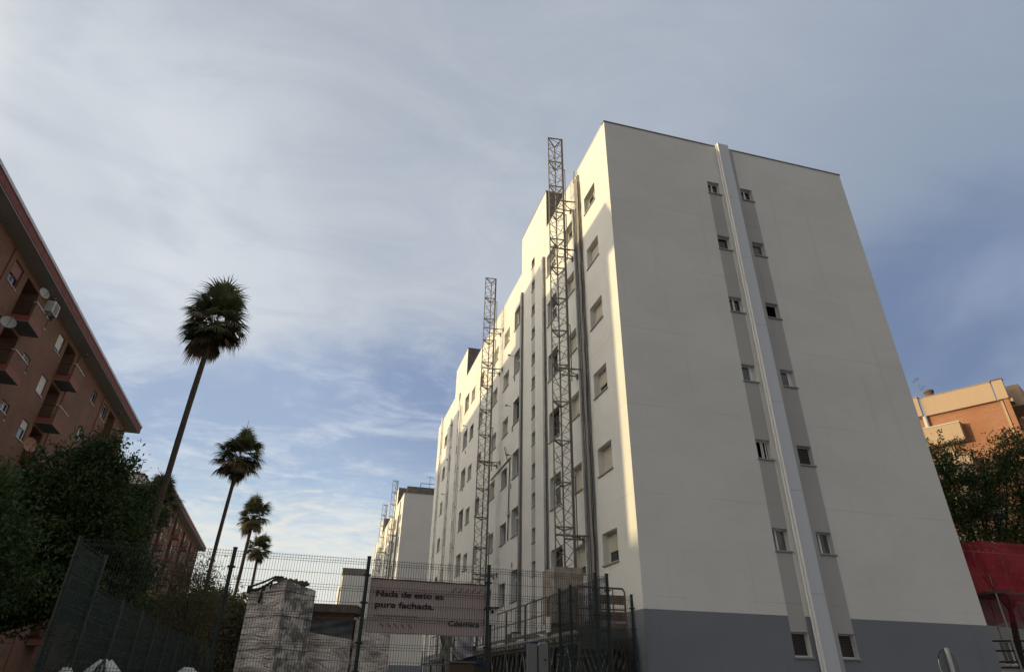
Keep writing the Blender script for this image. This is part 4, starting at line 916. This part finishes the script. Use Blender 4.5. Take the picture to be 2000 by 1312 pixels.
t.box(.5, 5.95, -.1, .34, HB, HB + .07, 'coping_metal'); t.box(-.35, .5, -.2, .38, HB + .02, HB + .09, 'red_fascia'); t.box(6.0, 16, .1, .6, HB + .1, HB + .17, 'coping_metal'); t.box(7.4, 16, .002, .40, HB - 1.62, HB + .09, 'cream_render'); t.build('parapet', T)
t = MB(fa); t.box(-.25, .12, .002, .22, 0, HB - 1.64, 'orange_brick'); t.box(.2, .36, .002, .10, 0, HB - 1.64, 'cream_render'); t.build('corner_pier', T)
for lv in range(6):
    z = 19.73 - 2.9 * lv
    t = MB(fa); t.box(3.55, 7.1, .002, .9, z, z + 1.5, 'cream_render'); t.box(3.5, 7.15, .002, .95, z + 1.5, z + 1.57, 'sill_pale'); t.box(4.6, 5.3, .002, .12, z - 1.3, z - .02, 'cream_render'); t.build('balcony_box', T)
t = MB(fa); t.tube((6.0, .25, HB - 3.6), (6.0, .25, HB - 1.62), .17, 'gutter_white', 12); t.build('waste_stack', T)
for lv in range(8):
    z = HB - 1.9 - 2.9 * lv
    if z < .5: continue
    t = MB(fb); t.box(1.2, 4.4, .002, 1.1, z - .05, z + 1.75 if lv == 0 else z + 1.0, 'cream_render'); t.box(5.6, 12.4, .002, 1.3, z - .3, z + 1.2 if lv == 0 else z + .8, 'cream_render'); t.box(-.1, .9, .002, .5, z, z + .3, 'cream_render'); t.build('balcony', T)
t = MB(fa); t.tube((5.3, -1.0, HB - .3), (5.3, -1.0, HB + .8), .33, 'kiosk_brick', 14, r2=.36); t.tube((5.3, -1.0, HB + .8), (5.3, -1.0, HB + .95), .42, 'slab_concrete', 14); t.build('chimney', T)
pa = fa((6.0, -1.6, 0)); antenna(pa.x, pa.y, HB, 2.6, 'small television antenna beside the chimney of the orange brick building', .7, 1.2)


# ---------------------------------------------------------------- trees
def fast_mesh(name, V_, F_, mats_, mi=None):
    me = bpy.data.meshes.new(name); nf = len(F_); me.vertices.add(len(V_)); me.vertices.foreach_set('co', V_.astype(np.float32).ravel()); k_ = F_.shape[1]
    me.loops.add(nf * k_); me.loops.foreach_set('vertex_index', F_.astype(np.int32).ravel()); me.polygons.add(nf)
    me.polygons.foreach_set('loop_start', np.arange(0, nf * k_, k_, dtype=np.int32)); me.polygons.foreach_set('loop_total', np.full(nf, k_, dtype=np.int32))
    for m_ in mats_: me.materials.append(MATS[m_])
    if mi is not None: me.polygons.foreach_set('material_index', mi.astype(np.int32))
    me.update(calc_edges=True); return me
def leaves(blobs, n, size, seed, aspect=.42, droop=.5, spray=.25, fill=.6):
    """leaf-sized faces gathered in sprays through each blob's volume"""
    rg = np.random.default_rng(seed); vol = np.array([b[3] ** 2.3 for b in blobs]); cnt = (n * vol / vol.sum()).astype(int); P = []
    for (x, y, z, r_), c_ in zip(blobs, cnt):
        ns = max(6, int(c_ / 75)); d = rg.normal(size=(ns, 3)); d /= np.linalg.norm(d, axis=1)[:, None]
        rad = r_ * (rg.random(ns) ** (1 - fill) * .55 + .5); cc = np.array([x, y, z]) + d * rad[:, None] * np.array([1, 1, .85])
        idx = rg.integers(0, ns, c_); q = cc[idx] + rg.normal(size=(c_, 3)) * spray * np.array([1, 1, .75]) * (.5 + rg.random((c_, 1))); P.append(q)
    for (x, y, z, r_), c_ in zip(blobs, cnt):            # loose outlying twigs of leaves break the outline
        for _ in range(7):
            d = rg.normal(size=3); d[2] = abs(d[2]) * .8; d /= np.linalg.norm(d); m_ = max(8, int(c_ * .022)); tt = rg.random((m_, 1)) ** .7
            P.append(np.array([x, y, z]) + d * r_ * (.8 + .75 * tt) + rg.normal(size=(m_, 3)) * spray * .32)
    P = np.concatenate(P); k_ = len(P)
    a = rg.normal(size=(k_, 3)); a[:, 2] -= droop; a /= np.linalg.norm(a, axis=1)[:, None]; b = np.cross(a, rg.normal(size=(k_, 3))); b /= np.linalg.norm(b, axis=1)[:, None]
    s_ = size * (.6 + .8 * rg.random((k_, 1))); a = a * s_; b = b * s_ * aspect
    V_ = np.stack([P - a * .5, P + b * .5 - a * .05, P + a * .5, P - b * .5 - a * .05], 1).reshape(-1, 3); return V_, np.arange(k_ * 4).reshape(-1, 4)
def tree(name, label, base, blobs, n, size, lm, seed, trunk_r=.18, group=None, cat='tree', limbs=None, **kw):
    T = thing(name, label, cat, base, group); rg = random.Random(seed); b = Vector(base)
    V_, F_ = leaves(blobs, n, size, seed, **kw); me = fast_mesh('crown', V_ - np.array(base), F_, [lm]); node('crown', me, T, (0, 0, 0))
    c = Vector((sum(q[0] for q in blobs) / len(blobs), sum(q[1] for q in blobs) / len(blobs), sum(q[2] for q in blobs) / len(blobs))); fork = b.lerp(c, .5); fork.x += rg.uniform(-.2, .2)
    t = MB(); t.sweep([b, b.lerp(fork, .5) + Vector((rg.uniform(-.12, .12), 0, 0)), fork], [trunk_r, trunk_r * .8, trunk_r * .65], 'bark', 9)
    for q in blobs:
        e = Vector(q[:3]); m1 = fork.lerp(e, .5) + Vector((rg.uniform(-.3, .3), rg.uniform(-.3, .3), rg.uniform(.0, .35))); t.sweep([fork, m1, e], [trunk_r * .45, trunk_r * .28, trunk_r * .12], 'bark', 6)
        for _ in range(4):
            d = Vector((rg.uniform(-1, 1), rg.uniform(-1, 1), rg.uniform(-.3, 1))).normalized() * q[3] * .85; t.sweep([m1.lerp(e, .6), e + d * .5, e + d * 1.15], [trunk_r * .2, trunk_r * .13, .014], 'bark', 5)
    t.build('trunk', T); return T
tree('broadleaf_tree', 'tall dark broadleaf tree leaning over the green fence, highest of the left trees', (-9.3, 22.8, 0),
     [(-7.5, 23, 7.7, .6), (-8.2, 23, 6.9, .75), (-6.9, 23.2, 7.3, .5), (-7.3, 23, 6.5, .8), (-8.6, 22.8, 6.0, .9), (-6.5, 23.3, 6.0, .65), (-7.5, 23, 5.2, .9), (-6.2, 23.4, 5.0, .75), (-5.6, 23.6, 4.3, .5), (-8.8, 22.7, 4.7, 1.0), (-6.8, 23.1, 3.8, .9), (-5.5, 23.6, 3.5, .6), (-8.3, 22.8, 3.4, .8)], 52000, .125, 'leaf_dark', 11, .17, 'broadleaf trees behind the green fence')
tree('broadleaf_tree', 'lower darker broadleaf tree at the bottom left edge of the view', (-8.6, 14.6, 0),
     [(-7.6, 16.4, 4.9, .85), (-8.3, 16.2, 4.5, .8), (-6.9, 16.6, 4.2, .75), (-7.7, 16.3, 3.8, .9), (-8.5, 16.0, 3.4, .9), (-6.4, 16.7, 3.4, .6), (-7.1, 16.4, 2.9, .7), (-8.2, 16.1, 2.4, .8), (-8.9, 16.0, 1.9, .8), (-7.2, 16.4, 1.9, .6)], 28000, .11, 'leaf_dark', 12, .13, 'broadleaf trees behind the green fence')
tree('broadleaf_tree', 'leafy broadleaf tree at the far left against the brick wall, with pale twigs', (-13.3, 24, 0),
     [(-12.3, 24.5, 6.9, .7), (-11.2, 24.8, 7.0, .7), (-13.2, 24.2, 6.4, .8), (-11.6, 24.7, 6.3, .8), (-10.2, 25.0, 6.7, .7), (-12.5, 24.4, 6.2, 1.1), (-10.8, 24.8, 5.6, 1.0), (-9.6, 25.2, 5.8, .8), (-13.5, 24.2, 5.4, 1.0), (-11.5, 24.5, 4.8, 1.2)], 36000, .14, 'leaf_mid', 13, .15, 'broadleaf trees behind the green fence')
tree('broadleaf_tree', 'dark rounded tree in front of the palm trunks, right of the tallest left tree', (-8.0, 33, 0),
     [(-8.2, 33, 8.6, .5), (-7.8, 33.2, 7.7, .6), (-7.6, 33.3, 5.4, .6), (-9.9, 32.8, 8.9, .7), (-10.8, 32.6, 8.7, .8), (-9.1, 33, 8.7, .6), (-9.6, 32.8, 7.8, .9), (-8.6, 33, 7.4, .7), (-10.6, 32.5, 7.6, 1.0), (-9.2, 33, 6.6, 1.0), (-8.3, 33.2, 6.0, .75), (-9.0, 33.1, 5.2, 1.0), (-10.2, 32.7, 6.0, 1.2), (-8.2, 33.2, 4.4, .8)], 36000, .16, 'leaf_dark', 14, .16, 'broadleaf trees behind the green fence')
tree('willow', 'thin yellowish green drooping tree behind the green fence below the far brick building', (-6.2, 37.5, 0),
     [(-6.2, 37.5, 6.2, .8), (-5.4, 37.7, 5.4, .8), (-6.9, 37.4, 5.6, .8), (-5.9, 37.6, 4.6, 1.0), (-4.9, 37.8, 4.4, .7), (-6.9, 37.4, 4.2, .9), (-5.6, 37.6, 3.3, 1.0)], 9000, .17, 'leaf_olive', 15, .09, None, 'tree', aspect=.22, droop=1.4, spray=.42)
# pale bare saplings in front of the left trees
t = MB(); rg = random.Random(5)
for i in range(46):
    x = -12.6 + rg.uniform(0, 3.6); y = 21.5 + rg.uniform(0, 1.5); h = rg.uniform(5, 9.3) - abs(x + 10.8) * .6; dx = rg.uniform(-.9, .9)
    t.sweep([(x * .92 - .8, y, .0), (x + dx * .3, y, h * .5), (x + dx, y + rg.uniform(-.3, .3), h)], [.03, .016, .004], 'timber', 4)
tag(t.build('bare_saplings'), 'thin pale leafless stems rising in front of the trees at far left', 'saplings')
def hedge():
    bl = []; rg = random.Random(8)
    for x in np.arange(-16, -2.4, .9):
        for z in (1.2, 2.8, 4.4, 5.7): bl.append((x, 61 + rg.uniform(-.6, .6), z + rg.uniform(-.2, .3), 1.0))
        bl.append((x + .4, 62.2, 3.0, 1.3)); bl.append((x, 62.2, 5.2, 1.1)); bl.append((x, 61, 6.4 + rg.uniform(-.1, .45), .75))
    return bl
tree('tall_hedge', 'tall clipped olive hedge across the far end of the site below the palms', (-8, 61, 0), hedge(), 60000, .34, 'leaf_olive', 21, .12, cat='hedge', spray=.5, droop=.2)
tree('far_tree', 'dark low tree crown showing over the hedge between the palm and the fence post', (-10, 78, 0), [(-10, 78, 8.3, 1.3), (-8.2, 78, 8.0, 1.2), (-11.6, 78, 7.8, 1.4), (-6.6, 78, 7.6, 1.0)], 6000, .35, 'leaf_dark', 22, .2, spray=.5)
tree('street_tree', 'leafy street tree with dark crooked branches in front of the orange brick building', (27.9, 23.6, 0),
     [(27.6, 23.5, 11.2, .9), (28.6, 22.4, 10.3, .9), (29.3, 21.6, 11.2, .8), (27.3, 23.8, 10.1, 1.0), (28.2, 23.0, 9.4, .9), (29.4, 21.6, 9.9, 1.0), (30.2, 21.0, 10.6, .9), (27.4, 23.8, 8.8, 1.0), (28.6, 22.6, 8.4, 1.0), (29.8, 21.4, 8.7, 1.0), (27.3, 23.8, 7.6, .8), (28.3, 22.9, 7.3, .8), (29.3, 22.0, 7.3, .9), (26.6, 24.6, 9.4, 1.2), (30.6, 20.6, 9.3, 1.0)], 33000, .13, 'leaf_mid', 31, .17, spray=.27)

def palm(x, y, zc, label, rad=1.75, trunk=.17, seed=1, fronds=78, lean=0, nm='fan_palm'):
    T = thing(nm, label, 'palm tree', (x, y, 0), 'tall fan palms in a row'); rg = np.random.default_rng(seed); top = np.array([x + lean, y, zc])
    t = MB(); n = 14; pts = []; rs = []
    for i in range(n + 1):
        v = i / n; pts.append((x + lean * v ** 2 + .05 * math.sin(v * 5 + seed), y, (zc - .15) * v)); rs.append(trunk * (1.35 - .45 * min(1, v * 3)) * (1 + .04 * (i % 2)))
    t.sweep(pts, rs, 'palm_bark', 12); t.build('trunk', T)
    Vg = []; Fg = []; Vd = []; Fd = []; sc = rad / 1.88
    for f in range(fronds):
        v = (f + .5) / fronds; el = math.radians(86 - 142 * v ** .9 + rg.normal() * 9); az = f * 2.39996 + rg.normal() * .25
        h = np.array([math.cos(az), math.sin(az), 0]); up = np.array([0, 0, 1.0]); d = h * math.cos(el) + up * math.sin(el)
        pl_ = sc * (1.1 if el > -.2 else .9) * rg.uniform(.28, 1.15); side = np.cross(d, up); side /= np.linalg.norm(side) + 1e-9; nb = np.cross(side, d)
        dead = el < -.62 or (el < .0 and rg.random() < .35); Vx, Fx = (Vd, Fd) if dead else (Vg, Fg)
        st = top + up * (.15 * math.sin(el)); sag = -.22 * sc * math.cos(el) * up; hub = st + d * pl_ + sag
        b0 = len(Vx); w_ = .018; mid_ = st + d * pl_ * .5 - sag * -.2
        Vx += [st - side * w_, st + side * w_, mid_ + side * w_, mid_ - side * w_]; Fx.append((b0, b0 + 1, b0 + 2, b0 + 3)); b0 = len(Vx); Vx += [mid_ - side * w_, mid_ + side * w_, hub + side * w_, hub - side * w_]; Fx.append((b0, b0 + 1, b0 + 2, b0 + 3))
        nbld = 24; spread = math.radians(165 if not dead else 110); bl = sc * rg.uniform(.85, 1.1)
        fold = rg.uniform(-.25, .25)
        for i in range(nbld):
            a = (i / (nbld - 1) - .5) * spread; dirv = d * math.cos(a) + side * math.sin(a) + nb * (-.22 * abs(math.sin(a)) + fold * math.sin(a)); dirv /= np.linalg.norm(dirv)
            lb = bl * (1 - .30 * abs(a) / (spread / 2)) * rg.uniform(.85, 1.08); g1 = hub + dirv * lb * .62 - up * .03; dr2 = dirv * .75 - up * (.6 if not dead else 1.4); dr2 /= np.linalg.norm(dr2)
            g2 = g1 + (dirv * .35 + dr2 * .65) * lb * .30; g3 = g2 + dr2 * lb * rg.uniform(.16, .32) - up * .02
            tv = np.cross(dirv, nb); tv /= np.linalg.norm(tv) + 1e-9; w1, w2 = .040 * sc, .022 * sc
            b0 = len(Vx); Vx += [hub - tv * .006, hub + tv * .006, g1 + tv * w1, g1 - tv * w1, g2 + tv * w2, g2 - tv * w2, g3 + tv * .004, g3 - tv * .004]
            Fx += [(b0, b0 + 1, b0 + 2, b0 + 3), (b0 + 3, b0 + 2, b0 + 4, b0 + 5), (b0 + 5, b0 + 4, b0 + 6, b0 + 7)]
    for nm2, Vx, Fx, mm in (('crown', Vg, Fg, 'palm_green'), ('dead_fronds', Vd, Fd, 'palm_dead')):
        me = fast_mesh(nm2, np.array(Vx) - np.array([x, y, 0]), np.array(Fx), [mm]); node(nm2, me, T, (0, 0, 0))
    return T
palm(-6.55, 28.8, 15.85, 'tallest and nearest fan palm, its crown high against the open sky', 1.8, .128, 1, lean=.18)
palm(-6.6, 46.5, 14.75, 'second fan palm from the left, its crown mid-height right of the tallest palm', 1.8, .125, 2, lean=.15)
palm(-6.55, 62.8, 14.3, 'third fan palm, its crown above the smallest and farthest palm', 1.65, .15, 3, lean=.1)
palm(-6.45, 75.0, 13.5, 'smallest and farthest fan palm, lowest crown just over the mesh fence', 1.55, .15, 4)
palm(-10.2, 44.2, 10.9, 'shorter thick-trunked fan palm half hidden by the dark trees before the far brick building', 1.6, .24, 5)

# ---------------------------------------------------------------- red netted platform and railing at right
T = thing('netted_platform', 'raised platform wrapped in red debris netting beyond the right edge of the gable', 'scaffold platform', (24.5, 18.9, 0))
def netbox(x0, x1, y0, y1, z0, z1, m, name, bulge=.06):
    t = MB(); n = 12
    for (a, b) in (((x0, y0), (x1, y0)), ((x0, y1), (x0, y0)), ((x1, y0), (x1, y1)), ((x0, y1), (x1, y1))):
        vs = []
        for j in range(9):
            for i in range(n + 1):
                u = i / n; dd = bulge * math.sin(j * .8 + u * 7) * (1 if 0 < i < n else .3); vs.append((a[0] + (b[0] - a[0]) * u + (dd if a[0] == b[0] else 0), a[1] + (b[1] - a[1]) * u + (dd if a[1] == b[1] else 0), z0 + (z1 - z0) * j / 8 + .04 * math.sin(u * 9) * (j == 0)))
        t.mesh(vs, [(j * (n + 1) + i, j * (n + 1) + i + 1, (j + 1) * (n + 1) + i + 1, (j + 1) * (n + 1) + i) for j in range(8) for i in range(n)], m)
    return t.build(name, T)
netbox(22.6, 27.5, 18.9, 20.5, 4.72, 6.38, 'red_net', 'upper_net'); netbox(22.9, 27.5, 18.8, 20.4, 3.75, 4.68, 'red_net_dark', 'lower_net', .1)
t = MB(); t.box(22.6, 27.5, 18.95, 20.45, 4.66, 4.74, 'deck_steel')
for x in (22.65, 23.9, 25.2, 26.5, 27.4):
    for y in (18.98, 20.4): t.tube((x, y, .0), (x, y, 6.36), .025, 'mast_pale')
for z in (5.5, 6.32): t.tube((22.65, 18.98, z), (27.4, 18.98, z), .022, 'mast_pale'); t.tube((22.65, 20.4, z), (27.4, 20.4, z), .022, 'mast_pale')
t.build('deck_frame', T)
T = thing('handrail', 'dark metal handrail on a low ramp at the bottom right corner', 'railing', (23, 19, 0))
t = MB()
for z in (3.25, 2.95, 2.62, 2.45): t.tube((22.0, 20.6, z), (28.5, 16.6, z + .04), .028, 'iron_black')
for i in range(6): x = 22.3 + i * 1.2; t.tube((x, 20.42 - i * .74, 2.2), (x, 20.42 - i * .74, 3.28), .03, 'iron_black')
t.build('rails', T)
t = MB(Frame((22.0, 20.75, 0), (6.5, -4.0))); t.box(0, 8, 0, .3, .0, 2.36, 'white_render'); t.box(-.02, 8.02, -.03, .33, 2.36, 2.44, 'gutter_white'); t.build('ramp_wall', T)
# pale low house with a window seen under the netting
T = thing('low_house', 'shaded low house front with a small barred window under the red netting', 'house', (31, 26, 0)); fh = Frame((24.5, 30.5, 0), (10.5, -7.0), (-7.0, -10.5))
t = MB(fh); wall_sheet(t, [0, 13], [0, 5.6], [(2.0, 2.9, 2.8, 3.8), (4.6, 5.5, 2.8, 3.8), (7.4, 8.3, 2.8, 3.8)], lambda u, z: 'loggia_white'); t.box(-.1, 13.1, -4, .25, 5.6, 5.8, 'red_fascia'); t.face([(0, -.01, 0), (0, -4, 0), (0, -4, 5.6), (0, -.01, 5.6)], 'loggia_white')
for u in (1.0, 3.6, 6.4): t.box(u, u + .5, .002, .12, 0, 5.59, 'orange_brick')
t.build('wall', T)
for u in (2.0, 4.6, 7.4): fr_, kids, bk = window_meshes('two', .9, 1.0, .2, 'gutter_white'); on = node('window', fr_, T, fh((u, 0, 2.8)) - T.location, math.atan2(fh.U.y, fh.U.x)); [node(n_, me, on, (0, 0, 0)) for n_, me in kids]

S.render.engine = 'CYCLES'
